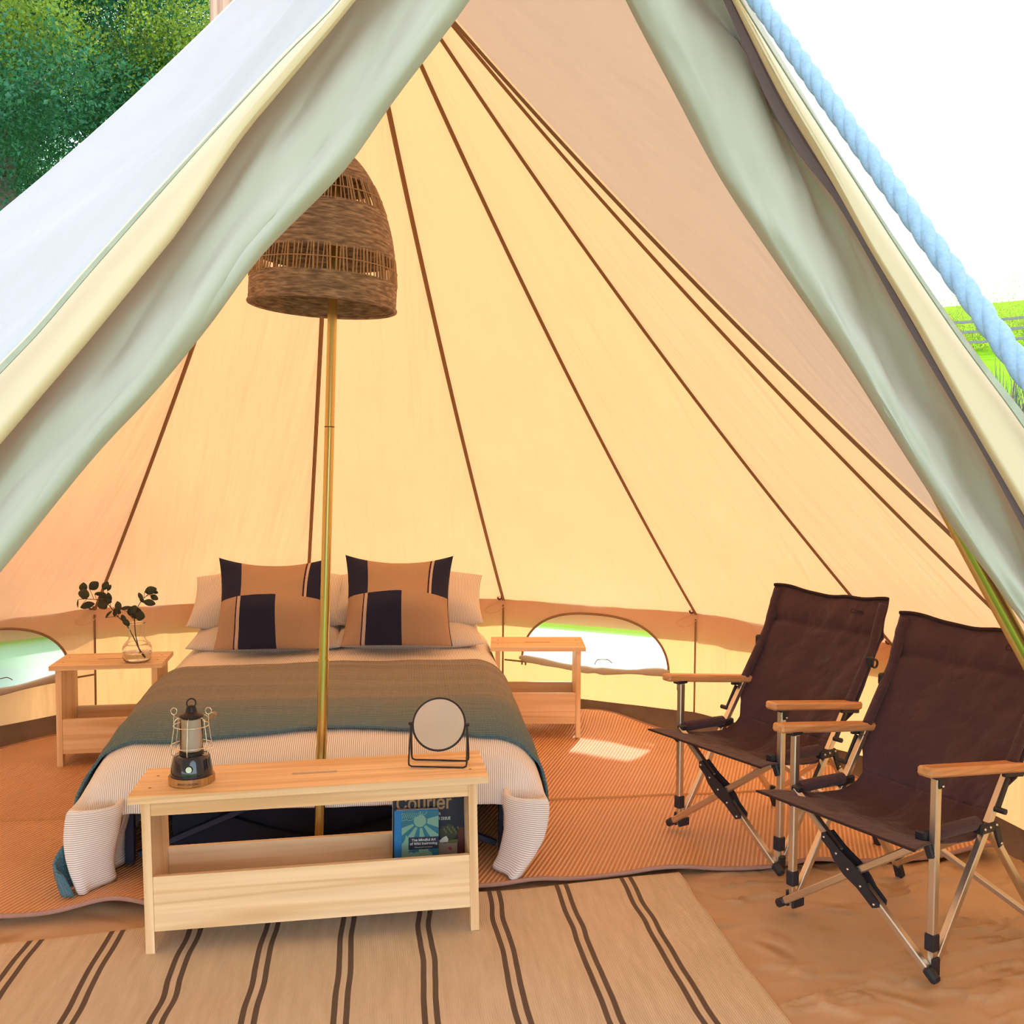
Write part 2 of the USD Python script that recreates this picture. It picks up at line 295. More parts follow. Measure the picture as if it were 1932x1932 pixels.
for num, k, lab in ((1, 6, 'arched window in the back wall behind the right side table'), (2, 3, 'arched window in the left wall beside the vase table')):
    a, x, n, L = wall_frame(k); inn = -n * np.sign(n @ (a - np.r_[CEN, 0])); cx, z0, hw, h = WINDOWS[k]; A = arch(cx, z0, hw, h)
    w = thing(f'window_{num}', kind='structure'); tag(w, lab); up = np.array([0, 0, 1.0])
    W3 = lambda p, off=0.0: a + x * p[0] + up * p[1] + inn * off
    rngs = [W3(p, 0.004) for p in A]
    obj('window_frame', tube(resample(np.array(rngs), 70), 0.0065, 6), TAPE, w, smooth=True, label='dark arched binding')
    v2, f = trimesh.creation.triangulate_polygon(Polygon(A), engine='earcut'); obj('pane', (a + v2[:, :1] * x + v2[:, 1:] * up - inn * 0.004, f), PANE, w)
    s = np.linspace(-hw - 0.005, hw + 0.005, 60); r = 0.019 + 0.004 * np.sin(s * 17 + num) + 0.004 * nz(np.stack([s * 9, s * 0, s * 0], -1), 1, num)
    r = r * np.where(np.abs(s - 0.02) < 0.035, 0.62 + 9 * np.abs(s - 0.02), 1.0) * np.minimum(1, 0.55 + 14 * np.minimum(s + hw + 0.005, hw + 0.005 - s))
    C = np.array([W3((cx + q, z0 + 0.006 - 0.018 * math.cos(q / hw * PI / 2) ** 2 + 0.012 * (q / hw) ** 2), 0.026) for q in s])
    tb = tube(C, r, 12); obj('rolled_blind', tb, FLAPC, w, smooth=True, uv=np.stack([tb.vertices @ x * 1.0, tb.vertices[:, 2]], -1), label='rolled canvas blind tied along the sill')
    q0 = W3((cx + 0.02, z0 + 0.02), 0.03); obj('tie_cord', tube(spline([q0, q0 + x * 0.02 + up * 0.03, q0 + x * 0.07 + up * 0.035, q0 + x * 0.10 + up * 0.018], 16), 0.0022, 5), STRAP, w, smooth=True)
    for e in (-1, 1):
        for g in (0.0, 0.022):
            p = W3((cx + e * (hw - g - 0.002), z0 + 0.03), 0.01); obj('side_tape', bar(p, p + up * -0.055, 0.009, 0.004, 0.001, up=inn), TAPE, w)

# groundsheet with a low upstand
SHEET = usdkit.material(stage, LOOKS + 'groundsheet', {
    "tc": ("texture_coordinate", {}), "mp": ("mapping", {"scale": (1, 1, 1)}), "n": ("noise_texture", {"scale": 3.4, "detail": 2.0, "distortion": 1.8, "type": "ridged_multifractal"}),
    "n2": ("noise_texture", {"scale": 3.0, "detail": 3.0}), "r": ("rgb_ramp", {"ramp": [(0.3, (0.51, 0.345, 0.195)), (0.7, (0.57, 0.395, 0.235))]}), "b": ("bump", {"strength": 1.0, "distance": 0.035}),
    "p": ("principled_bsdf", {"roughness": 0.42})}, [("tc.object", "mp.vector"), ("mp.vector", "n.vector"), ("mp.vector", "n2.vector"), ("n2.fac", "r.fac"), ("r.color", "p.base_color"), ("n.fac", "b.height"), ("b.normal", "p.normal")], surface="p.BSDF")
floor = thing('floor', kind='structure'); tag(floor, 'tan groundsheet of the tent, creased by the door')
xs = np.linspace(-2.6, 2.6, 421); X, Y = np.meshgrid(xs, xs, indexing='ij')
def dip(wx, wy): return -0.016 * np.clip((-wx - 0.2) / 0.7, 0, 1) * np.clip((3.0 - wy) / 0.15, 0, 1)      # the ground falls a little to the left of the door
def floor_z(wx, wy):
    q = np.stack([wx * 2.0, wy * 2.0, np.zeros_like(wx)], -1); return -0.002 - 0.004 * (nz(q, 1.0, 5, 3) * 0.5 + 0.5)
Zf = floor_z(X + CEN[0], Y + CEN[1]); cre = nz(np.stack([X * 3 + Y * 1.5, Y * 13 - X * 4, X * 0], -1), 1.0, 9, 3); Zf = Zf + dip(X + CEN[0], Y + CEN[1])
mask = np.clip((3.25 + 0.17 * (X + CEN[0]) - (Y + CEN[1])) / 0.15, 0, 1) * np.clip((X + CEN[0] - 0.60) / 0.1, 0, 1)
cre2 = nz(np.stack([X * 8 + Y * 5, Y * 7 - X * 6, X * 0 + 5], -1), 1.0, 19, 3)
Zf = Zf + mask * (0.016 * np.exp(-(cre / 0.10) ** 2) * meshkit.noise(np.stack([X * 3, Y * 3, X * 0], -1), 3) + 0.008 * np.exp(-(cre2 / 0.08) ** 2) * meshkit.noise(np.stack([X * 2.2, Y * 2.2, X * 0 + 9], -1), 5))
V = np.stack([X + CEN[0], Y + CEN[1], Zf], -1).reshape(-1, 3); F = grid_faces(421, 421); cen = V[F].mean(1)[:, :2] - CEN
dphi = (np.degrees(np.arctan2(cen[:, 0], cen[:, 1])) - 13.1) % 25.714 - 12.857
F = F[np.linalg.norm(cen, axis=1) < (RAD - 0.03) * math.cos(math.radians(12.857)) / np.cos(np.radians(dphi))]; used, F = np.unique(F, return_inverse=True); V = V[used]; F = F.reshape(-1, 3)
obj('groundsheet', (V, F), SHEET, floor, smooth=True)
th = np.radians(np.linspace(-150, 150, 241)); up_ = []
for r_, z_ in ((RAD - 0.07, -0.004), (RAD - 0.035, 0.012), (RAD - 0.012, 0.055), (RAD - 0.010, 0.085)):
    rr = r_ + 0.012 * nz(np.stack([np.cos(th) * 12, np.sin(th) * 12, th * 0 + z_ * 20], -1), 1, 4)
    dphi = (np.degrees(th) - 13.1) % 25.714 - 12.857; rr = rr * math.cos(math.radians(12.857)) / np.cos(np.radians(dphi))
    up_.append(np.stack([CEN[0] + rr * np.sin(th), CEN[1] + rr * np.cos(th), np.full_like(th, z_)], -1))
obj('groundsheet_edge', sheet(np.array(up_)), PVC, floor, smooth=True, label='dark brown upstand along the wall')

# door: two canvas flaps held back, with their zip strips
def flap(name, cols, label, n=130, m=44):
    """cols: list of (pixel polyline, door plane offset); the cross section runs through them in order."""
    C = []
    for line, off in cols:
        pts = down(np.array([door(u, v, 0.85 + off) for u, v in line]), 0.06); C.append(spline(pts, n))
    C = np.array(C); from scipy.interpolate import PchipInterpolator
    P = PchipInterpolator(np.arange(len(C)), C, axis=0)(np.linspace(0, len(C) - 1, m)); return P
def lerp(a, b, t, n=30):
    a, b = resample(np.array(a, float), n), resample(np.array(b, float), n); return [tuple(p) for p in a * (1 - t) + b * t]
L_TOP, R_TOP = (1005, -560), (1040, -560)
LH = [L_TOP] + L_HEM
L1 = [L_TOP, (760, -130), (640, 22), (447, 252), (331, 427), (156, 640), (0, 822), (-160, 1012), (-400, 1300)]
LI = [(1015, -560), (950, -120), (875, 0), (735, 186), (650, 307), (480, 484), (385, 612), (290, 728), (180, 845), (0, 1065), (-150, 1240), (-330, 1460)]
RH = [R_TOP] + R_HEM
R1 = [R_TOP, (1300, -170), (1388, 0), (1477, 170), (1557, 305), (1640, 460), (1726, 602), (1775, 690), (1860, 840), (1932, 960), (2040, 1150), (2200, 1430)]
R2 = [R_TOP, (1285, -170), (1363, 0), (1401, 86), (1451, 199), (1504, 288), (1573, 377), (1640, 490), (1702, 602), (1763, 706), (1850, 850), (1925, 990), (2030, 1180), (2180, 1450)]
R3 = [R_TOP, (1250, -170), (1310, 0), (1400, 90), (1452, 214), (1500, 340), (1567, 480), (1650, 640), (1737, 800), (1830, 960), (1925, 1100), (2010, 1230), (2160, 1470)]
RI = [R_TOP, (1110, -150), (1180, 0), (1268, 168), (1356, 332), (1470, 504), (1600, 690), (1700, 848), (1800, 1000), (1878, 1104), (1901, 1138), (1932, 1178), (2010, 1290), (2120, 1450)]
def build_door(name, zipcols, flapcols, label):
    d = thing(name, kind='structure'); tag(d, label)
    P = flap(name, zipcols, label, m=16); obj('zip_strip', slab(P, 0.0025), ZIPC, d, smooth=True, uv=np.tile(canvas_uv(P), (2, 1)), label='thin cream strip lit from behind')
    P = flap(name, flapcols, label); s = np.linspace(0, 1, P.shape[0])[:, None]; t = np.linspace(0, 1, P.shape[1])[None]
    w = (nz(np.stack([s * 7 + t * 6, t * 16 - s * 7, s * t * 0 + 3.0], -1), 1.0, 31, 4) * 0.010 + nz(np.stack([s * 4 - t * 30, t * 20 + s * 9, s * t * 0 + 8.0], -1), 1.0, 37, 2) * 0.005) * np.sin(PI * np.clip(s * 1.30, 0, 1))
    P = P + w[..., None] * np.array([0.2, -1, 0]); obj('flap', slab(P, 0.004), FLAPC, d, smooth=True, uv=np.tile(canvas_uv(P), (2, 1)), label='heavy canvas flap drawn aside')
    return d
ZIPC = cloth('zip_canvas', (0.84, 0.74, 0.54), (0.9, 0.66, 0.36), 0.45, wr=0.15)
door_1 = build_door('door_1', [(LH, -0.004), (lerp(LH, L1, 0.5), -0.012), (lerp(LH, L1, 0.9), -0.016), (L1, -0.010), (lerp(L1, LI, 0.03), 0.012)],
    [(lerp(L1, LI, -0.06), 0.075), (lerp(L1, LI, 0.03), 0.072), (lerp(L1, LI, 0.13), 0.056), (lerp(L1, LI, 0.30), 0.030), (lerp(L1, LI, 0.50), 0.018), (lerp(L1, LI, 0.72), 0.012), (lerp(L1, LI, 0.88), 0.010), (lerp(L1, LI, 0.97), 0.020), (LI, 0.034), (lerp(L1, LI, 0.97), 0.052), (lerp(L1, LI, 0.8), 0.080)],
    'left canvas door flap drawn aside in front of the woven lampshade')
door_2 = build_door('door_2', [(RH, -0.004), (lerp(RH, R1, 0.5), -0.012), (lerp(RH, R1, 0.9), -0.012), (R1, -0.004), (lerp(R1, R2, 0.5), 0.03)],
    [(lerp(R1, R2, -0.8), 0.085), (lerp(R1, R2, 0.5), 0.082), (R2, 0.046), (lerp(R2, R3, 0.5), 0.050), (R3, 0.036), (lerp(R3, RI, 0.35), 0.018), (lerp(R3, RI, 0.65), 0.020), (lerp(R3, RI, 0.88), 0.030), (lerp(R3, RI, 0.97), 0.044), (RI, 0.056), (lerp(R3, RI, 0.96), 0.08), (lerp(R3, RI, 0.75), 0.095)],
    'right canvas door flap drawn aside above the folding chairs')
# hem tapes along the canopy's door edge
def ribbon(line, line2, frac, off):
    A = spline(down([door(u, v, 0.85 + off) for u, v in line], 0.06), 110); B = spline(down([door(u, v, 0.85 + off) for u, v in line2], 0.06), 110); w = np.clip(np.linspace(0, 1.5, 110), 0, 1)[:, None] * frac
    return np.stack([A, A * (1 - w / 2) + B * w / 2, A * (1 - w) + B * w], 0)
obj('hem_tape', slab(ribbon(LH, L1, 0.28, -0.022), 0.002), HEM, door_1, smooth=False, label='grey green hem along the door edge')
obj('hem_tape', slab(ribbon(RH, R1, 0.34, -0.022), 0.002), HEM, door_2, smooth=False, label='grey green hem along the door edge')
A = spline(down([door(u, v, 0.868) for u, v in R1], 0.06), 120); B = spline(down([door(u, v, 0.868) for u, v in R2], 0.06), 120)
obj('dark_strip', slab(np.stack([A * 0.92 + B * 0.08, (A + B) / 2 + np.array([0, -0.003, 0]), A * 0.05 + B * 0.95], 0), 0.002), mat('shadow_strip', (0.13, 0.080, 0.085), 0.9), door_2, label='dark strip painted as the fold shadow between zip and flap')  # dark ribbon stands in for the shadow inside the deep fold
# ------------------------------------------------------------------ rugs
# big ribbed rug: a half round that fills the back of the tent, lying in soft waves
def rug_z(x, y):
    q = np.stack([x * 1.6, y * 1.6, x * 0 + 2], -1); return 0.006 + 0.022 * np.clip(meshkit.fbm(q, 3, 12) - 0.36, 0, 1) * 1.6
RUG_FRONT = [(-3.2, 2.62), (-1.53, 2.93), (-1.20, 2.99), (-0.95, 3.00), (-0.55, 3.07), (-0.04, 3.185), (0.25, 3.26), (0.61, 3.33), (0.95, 3.36), (1.30, 3.43), (1.85, 3.49), (3.0, 3.62)]
rf_ = np.array(RUG_FRONT) - [0, 0.04]
def rug_front_y(x): return np.interp(x, rf_[:, 0], rf_[:, 1])
th = np.radians(np.linspace(-97, 86, 200)); wob = 2.33 + 0.05 * nz(np.stack([np.cos(th) * 5, np.sin(th) * 5, th * 0], -1), 1, 8, 2)
arc = np.stack([CEN[0] + wob * np.sin(th), CEN[1] + wob * np.cos(th)], 1); arc = arc[arc[:, 1] > rug_front_y(arc[:, 0])]
fx = np.linspace(arc[-1, 0], arc[0, 0], 160); front = np.stack([fx, rug_front_y(fx)], 1)
outline = np.vstack([arc, front[1:-1]])
pl = Polygon(outline)
pts = []; g = 0.035
gx, gy = np.meshgrid(np.arange(-3.1, 2.0, g), np.arange(2.6, 5.7, g)); gp = np.stack([gx.ravel(), gy.ravel()], 1)
from shapely import contains_xy
from scipy.spatial import Delaunay
gp = gp[contains_xy(pl.buffer(-0.02), gp[:, 0], gp[:, 1])]; allp = np.vstack([outline, gp]); dl = Delaunay(allp); F = dl.simplices
c = allp[F].mean(1); F = F[contains_xy(pl.buffer(1e-6), c[:, 0], c[:, 1])]
def rug_lift(p):                                     # the wavy free edge lifts off the groundsheet
    d = p[:, 1] - rug_front_y(p[:, 0]); x = p[:, 0]
    wave = 0.036 * np.exp(-((x + 1.19) / 0.13) ** 2) + 0.020 * np.exp(-((x - 0.52) / 0.16) ** 2) + 0.012 * np.exp(-((x - 0.10) / 0.10) ** 2) + 0.022 * np.exp(-((x - 1.02) / 0.12) ** 2) + 0.010 * np.exp(-((x + 0.30) / 0.2) ** 2)
    r = np.linalg.norm(p - CEN, axis=1); back = 0.055 * np.exp(-((r - 2.28) / 0.13) ** 2) * np.clip(meshkit.fbm(np.stack([p[:, 0] * 2.2, p[:, 1] * 2.2, x * 0], -1), 2, 77) - 0.25, 0, 1) * 2.0
    return wave * np.exp(-np.clip(d, 0, 9) / 0.16) + back
RZ = lambda p: rug_z(p[:, 0], p[:, 1]) + rug_lift(p)
V = np.hstack([allp, RZ(allp)[:, None]])
if np.cross(V[F[:, 1]] - V[F[:, 0]], V[F[:, 2]] - V[F[:, 0]])[:, 2].mean() < 0: F = F[:, ::-1]
RIB = math.radians(16)                                # the ribs run a little to the right of the view
JUTE = usdkit.material(stage, LOOKS + 'ribbed_rug', {
    "tc": ("texture_coordinate", {}), "mp": ("mapping", {"rotation": (0, 0, RIB)}), "sx": ("separate_xyz", {}), "k": ("math", {"math_type": "multiply", "value2": 2 * PI / 0.0150}), "si": ("math", {"math_type": "sine"}),
    "cy": ("math", {"math_type": "multiply", "value2": 2 * PI / 0.012}), "co": ("math", {"math_type": "sine"}), "ad": ("math", {"math_type": "multiply_add", "value2": 0.12}),
    "mr": ("map_range", {"from_min": -1.0, "from_max": 1.0}), "r": ("rgb_ramp", {"ramp": [(0.0, (0.64, 0.28, 0.11)), (0.5, (0.86, 0.45, 0.205)), (1.0, (0.95, 0.62, 0.37))]}),
    "b": ("bump", {"strength": 0.8, "distance": 0.004}), "n": ("noise_texture", {"scale": 2.0, "detail": 2.0}), "r2": ("rgb_ramp", {"ramp": [(0.35, (0.90, 0.88, 0.86)), (0.65, (1.0, 1.0, 1.0))]}), "mx": ("mix_color", {"blend_type": "multiply", "fac": 1.0}),
    "p": ("principled_bsdf", {"roughness": 0.55})},
    [("tc.object", "mp.vector"), ("mp.vector", "sx.vector"), ("sx.x", "k.value1"), ("k.value", "si.value1"), ("sx.y", "cy.value1"), ("cy.value", "co.value1"), ("co.value", "ad.value1"), ("si.value", "ad.value3"),
     ("si.value", "mr.value"), ("mr.result", "r.fac"), ("ad.value", "b.height"), ("b.normal", "p.normal"), ("tc.object", "n.vector"), ("n.fac", "r2.fac"), ("r.color", "mx.a"), ("r2.color", "mx.b"), ("mx.result", "p.base_color")], surface="p.BSDF")
for nd in ():
    pass
ribbed_rug = thing('ribbed_rug', 'large orange ribbed rug filling the back of the tent under the bed', 'rug')
obj('rug_sheet', trimesh.Trimesh(V, F, process=False), JUTE, ribbed_rug, smooth=True)
BIND = mat('rug_binding', (0.36, 0.20, 0.15), 0.9, color2=(0.42, 0.25, 0.19), nscale=60)
fe = resample(front[::-1], 400); obj('binding', tube(np.hstack([fe, RZ(fe)[:, None] + 0.001]), 0.0075, 8), BIND, ribbed_rug, smooth=True, label='brown bound front edge')
ae = resample(arc, 300); obj('binding', tube(np.hstack([ae, RZ(ae)[:, None] + 0.001]), 0.005, 6), BIND, ribbed_rug, smooth=True)
sl = np.stack([np.linspace(-2.6, 1.7, 200), np.linspace(3.62, 4.20, 200)], 1)
sl = np.array([p for p in sl if pl.contains(Point(p))]); obj('sewn_seam', tube(np.hstack([sl, RZ(sl)[:, None] + 0.001]), 0.006, 6), mat('rug_seam', (0.55, 0.28, 0.10), 0.8), ribbed_rug, smooth=True, label='sewn seam across the ribs')

# cream flat woven rug with pairs of dark stripes
q00, q10, q11 = np.array([-1.70, 2.715]), np.array([0.565, 3.26]), np.array([0.685, 2.30])
q01 = q00 + (q11 - q10) * 1.15
n_u, n_v = 260, 90; u = np.linspace(0, 1, n_u)[:, None, None]; v = np.linspace(0, 1.25, n_v)[None, :, None]
RP = (q00 * (1 - u) + q10 * u) * (1 - v) + (q01 * (1 - u) + q11 * u) * v
RP = RP + np.array([0.0, 1.0]) * (0.010 * nz(np.stack([u[..., 0] * 9 + 0 * v[..., 0], v[..., 0] * 2 + 0 * u[..., 0], 0 * u[..., 0] * v[..., 0]], -1), 1, 3, 2))[..., None] * np.exp(-v * 5)
RP = RP + np.array([1.0, 0.1]) * (0.012 * nz(np.stack([u[..., 0] * 3 + 0 * v[..., 0], v[..., 0] * 5 + 0 * u[..., 0], 0 * u[..., 0] * v[..., 0] + 4], -1), 1, 6, 2))[..., None]
zz = 0.010 + 0.006 * nz(np.stack([RP[..., 0] * 3, RP[..., 1] * 3, RP[..., 0] * 0], -1), 1, 14, 2)
LU = float(np.linalg.norm(q10 - q00)); LV = float(np.linalg.norm(q11 - q10)) * 1.25
zz = zz + dip(RP[..., 0], RP[..., 1]); P = np.dstack([RP, zz]); uv = np.stack([np.broadcast_to(u[..., 0] * LU, (n_u, n_v)), np.broadcast_to(v[..., 0] / 1.25 * LV, (n_u, n_v))], -1).reshape(-1, 2)
def u_of(px, py):                                     # where along the back edge a stripe starts (metres)
    p = at_z(px, py, 0.01)[:2]; d = (q10 - q00) / LU; return float((p - q00) @ d)
pairs = [u_of(69, 1771), u_of(227, 1762), u_of(375, 1753), u_of(518, 1741), u_of(659, 1729), u_of(803, 1716), u_of(942, 1701), u_of(1067, 1685), u_of(1197, 1673)]
sp = np.polyfit(np.arange(9), pairs, 1)
FLAT = usdkit.material(stage, LOOKS + 'striped_rug', {
    "tc": ("texture_coordinate", {}), "s": ("separate_xyz", {}), "a": ("math", {"math_type": "subtract", "value2": float(sp[1]) - float(sp[0]) / 2}), "md": ("math", {"math_type": "floored_modulo", "value2": float(sp[0])}),
    "dv": ("math", {"math_type": "divide", "value2": float(sp[0])}),
    "r": ("rgb_ramp", {"interpolate": False, "ramp": [(0.0, (0.66, 0.54, 0.37)), (0.398, (0.125, 0.085, 0.058)), (0.466, (0.66, 0.54, 0.37)), (0.534, (0.125, 0.085, 0.058)), (0.602, (0.66, 0.54, 0.37))]}),
    "k": ("math", {"math_type": "multiply", "value2": 2 * PI / 0.006}), "si": ("math", {"math_type": "sine"}), "b": ("bump", {"strength": 0.35, "distance": 0.0015}),
    "mp": ("mapping", {"scale": (40.0, 6.0, 1.0)}), "n": ("noise_texture", {"scale": 1.0, "detail": 4.0}), "r2": ("rgb_ramp", {"ramp": [(0.3, (0.86, 0.84, 0.80)), (0.7, (1, 1, 1))]}), "mx": ("mix_color", {"blend_type": "multiply", "fac": 1.0}),
    "p": ("principled_bsdf", {"roughness": 0.9})},
    [("tc.UV", "s.vector"), ("s.x", "a.value1"), ("a.value", "md.value1"), ("md.value", "dv.value1"), ("dv.value", "r.fac"), ("s.x", "k.value1"), ("k.value", "si.value1"), ("si.value", "b.height"), ("b.normal", "p.normal"),
     ("tc.UV", "mp.vector"), ("mp.vector", "n.vector"), ("n.fac", "r2.fac"), ("r.color", "mx.a"), ("r2.color", "mx.b"), ("mx.result", "p.base_color")], surface="p.BSDF")
striped_rug = thing('striped_rug', 'cream flat woven rug with pairs of dark stripes in the foreground', 'rug')
obj('rug_sheet', slab(P, 0.005), FLAT, striped_rug, smooth=True, uv=np.tile(uv, (2, 1)))
EDGE = mat('rug_edge', (0.66, 0.52, 0.34), 0.9)
obj('edging', tube(P[:, 0] + [0, 0, -0.001], 0.0045, 6), EDGE, striped_rug, smooth=True)
obj('edging', tube(P[-1] + [0, 0, -0.001], 0.0045, 6), EDGE, striped_rug, smooth=True)
# ------------------------------------------------------------------ centre pole and woven shade
BRASS = usdkit.material(stage, LOOKS + 'yellow_zinc', {
    "tc": ("texture_coordinate", {}), "mp": ("mapping", {"scale": (3, 3, 0.7)}), "n": ("noise_texture", {"scale": 3.0, "detail": 2.0}), "r": ("rgb_ramp", {"ramp": [(0.35, (0.62, 0.47, 0.17)), (0.65, (0.50, 0.50, 0.19))]}),
    "p": ("principled_bsdf", {"metallic": 1.0, "roughness": 0.24})}, [("tc.object", "mp.vector"), ("mp.vector", "n.vector"), ("n.fac", "r.fac"), ("r.color", "p.base_color")], surface="p.BSDF")
PB = np.array([-0.617, 3.17, 0.004]); PT = np.array([-0.535, 3.18, 3.14])
def on_pole(z): return PB + (PT - PB) * (z - PB[2]) / (PT[2] - PB[2])
pole = thing('tent_pole', 'tall brass coloured centre pole standing behind the front bench', 'tent pole')
z1, z2 = 0.735, 1.475
for a, b, r in ((0.0045, z1, 0.0165), (z1, z2, 0.0155), (z2, 3.14, 0.0150)):
    obj('pole_section', tube(np.array([on_pole(a), on_pole(a + 0.001), on_pole((a + b) / 2), on_pole(b)]), r, 28), BRASS, pole, smooth=35)
obj('joint_ring', tube(np.array([on_pole(z1 - 0.003), on_pole(z1), on_pole(z1 + 0.002)]), 0.0178, 28), BRASS, pole, smooth=35)
obj('joint_ring', tube(np.array([on_pole(z2 - 0.001), on_pole(z2 + 0.0005), on_pole(z2 + 0.002)]), 0.0160, 28), STRAP, pole, smooth=35)
obj('foot', tube(np.array([on_pole(0.0045), on_pole(0.03)]), 0.021, 20), BLACK, pole, smooth=35)

RATTAN = usdkit.material(stage, LOOKS + 'woven_seagrass', {
    "tc": ("texture_coordinate", {}), "mp": ("mapping", {"scale": (26, 26, 150)}), "n": ("noise_texture", {"scale": 1.0, "detail": 3.0}), "r": ("rgb_ramp", {"ramp": [(0.32, (0.15, 0.105, 0.075)), (0.5, (0.27, 0.19, 0.135)), (0.68, (0.45, 0.335, 0.24))]}),
    "b": ("bump", {"strength": 0.6, "distance": 0.003}), "p": ("principled_bsdf", {"roughness": 0.75})},
    [("tc.object", "mp.vector"), ("mp.vector", "n.vector"), ("n.fac", "r.fac"), ("r.color", "p.base_color"), ("n.fac", "b.height"), ("b.normal", "p.normal")], surface="p.BSDF")
CANE = mat('cane', (0.36, 0.23, 0.13), 0.7, color2=(0.50, 0.33, 0.19), nscale=80)
SB = on_pole(1.850) + [-0.030, -0.005, 0.0]
shade = thing('woven_lampshade', 'bell shaped woven seagrass lampshade hanging around the centre pole', 'lampshade', loc=SB, tilt=math.radians(2.8))
prof = np.array([(0.2275, 0.0), (0.2285, 0.06), (0.224, 0.12), (0.214, 0.19), (0.197, 0.26), (0.170, 0.33), (0.137, 0.395), (0.100, 0.445), (0.062, 0.478), (0.042, 0.488)])
zs = np.linspace(0, 0.488, 300); pr = spline(prof, 600); rad = np.interp(zs, pr[:, 1], pr[:, 0]); R_at = lambda z: np.interp(z, zs, rad)
def band(z0, z1):
    z = np.arange(z0, z1, 0.0032); n = 150; th = np.arange(n + 1) * 2 * PI / n
    r = R_at(z)[:, None] + 0.0018 * np.sin(th[None] * 75 + (np.arange(len(z)) % 2)[:, None] * PI) + 0.0010 * nz(np.stack([np.cos(th)[None] * 20 + z[:, None] * 0, np.sin(th)[None] * 20 + z[:, None] * 0, z[:, None] * 300 + th[None] * 0], -1), 1, 5, 1)
    P = np.stack([r * np.cos(th), r * np.sin(th), z[:, None] + 0 * r], -1)
    return slab(P, 0.004, N=np.stack([np.cos(th), np.sin(th), 0 * th], -1)[None] * np.ones((len(z), 1, 1)))
for z0, z1, lab in ((0.0, 0.083, 'dense woven band at the rim'), (0.150, 0.302, 'broad dense woven band'), (0.372, 0.489, 'dense woven crown')):
    obj('woven_band', band(z0, z1), RATTAN, shade, smooth=True, label=lab)
rr = random.Random(4)
for z0, z1 in ((0.076, 0.157), (0.295, 0.379)):
    ms = []
    for i in range(112 if z0 < 0.2 else 96):
        N_ = 112 if z0 < 0.2 else 96
        a0 = (i + rr.uniform(-0.32, 0.32)) * 2 * PI / N_; a1 = a0 + rr.uniform(-0.022, 0.022); zz_ = np.linspace(z0, z1, 5); aa = np.linspace(a0, a1, 5)
        ms.append(tube(np.stack([R_at(zz_) * np.cos(aa), R_at(zz_) * np.sin(aa), zz_], 1), rr.choice((0.0019, 0.0024, 0.0031)), 5))
    obj('open_lattice', cat(*ms), CANE, shade, smooth=False, label='open band of upright canes')
    zm = (z0 + z1) / 2; a = np.arange(80) * 2 * PI / 80; obj('weft_ring', tube(np.stack([(R_at(zm) + 0.002) * np.cos(a), (R_at(zm) + 0.002) * np.sin(a), zm + 0 * a], 1), 0.0018, 5, True), CANE, shade, smooth=True)
a = np.arange(100) * 2 * PI / 100
obj('rim', tube(np.stack([R_at(0) * np.cos(a), R_at(0) * np.sin(a), 0.001 + 0 * a], 1), 0.0055, 8, True), RATTAN, shade, smooth=True)
a = np.arange(40) * 2 * PI / 40
obj('rim', tube(np.stack([0.042 * np.cos(a), 0.042 * np.sin(a), 0.488 + 0.003 * np.sin(a * 9)], 1), 0.006, 8, True), RATTAN, shade, smooth=True)
obj('hanging_loop', tube(spline([(0.04, 0, 0.488), (0.028, 0.0, 0.515), (0.0, 0.016, 0.53), (-0.028, 0.0, 0.515), (-0.04, 0, 0.488)], 24), 0.004, 6), RATTAN, shade, smooth=True)
# ------------------------------------------------------------------ bed
BED = np.array([-0.635, 3.265]); BRZ = math.radians(6.0); BR = rotz(BRZ)
def bedw(p): return np.asarray(p) @ BR.T + np.r_[BED, 0]
NAVY = mat('navy_frame', (0.010, 0.016, 0.045), 0.5)
NAVYC = mat('navy_cloth', (0.008, 0.010, 0.022), 0.9)
bed = thing('bed', 'low double bed with a dark navy folding frame under striped bedding', 'bed', loc=(BED[0], BED[1], 0), rz=BRZ)
obj('mattress', cbox((1.34, 1.92, 0.15), (0, 1.00, 0.345), 0.05), NAVYC, bed)
obj('frame', cat(bar((-0.66, 0.06, 0.255), (-0.66, 1.94, 0.255), 0.03, 0.03), bar((0.66, 0.06, 0.255), (0.66, 1.94, 0.255), 0.03, 0.03), bar((-0.66, 0.07, 0.255), (0.66, 0.07, 0.255), 0.03, 0.03), bar((-0.66, 1.93, 0.255), (0.66, 1.93, 0.255), 0.03, 0.03)), NAVY, bed)
for y in (0.07, 1.0, 1.93):
    for x in (-0.62, 0.62): obj('leg', bar((x, y, 0.03), (x, y, 0.26), 0.028, 0.028), NAVY, bed)
for y in (0.07, 1.93):
    for e in (-1, 1): obj('brace', bar((e * 0.60, y + 0.02, 0.05), (e * 0.12, y + 0.02, 0.25), 0.02, 0.02), NAVY, bed)
u = np.linspace(-1, 1, 40); v = np.linspace(0, 1, 40); U, V_ = np.meshgrid(u, v, indexing='ij')
sag = 0.235 - 0.10 * (1 - U ** 2) * 1.0 - 0.05 * np.clip(1 - np.abs(U) * 1.4, 0, 1)
obj('sling', slab(np.stack([U * 0.50, 0.10 + V_ * 1.82, sag], -1), -0.004), NAVYC, bed, smooth=True, label='dark sagging cloth under the mattress')
obj('end_cloth', slab(np.stack([U * 0.50, 0.13 + 0.02 * np.sin(U * 5) * V_, 0.26 - V_ * 0.225], -1), 0.004), NAVYC, bed, smooth=True, label='dark sheet added for the shade below the mattress')  # near-black sheet added to give the shadow under the bed

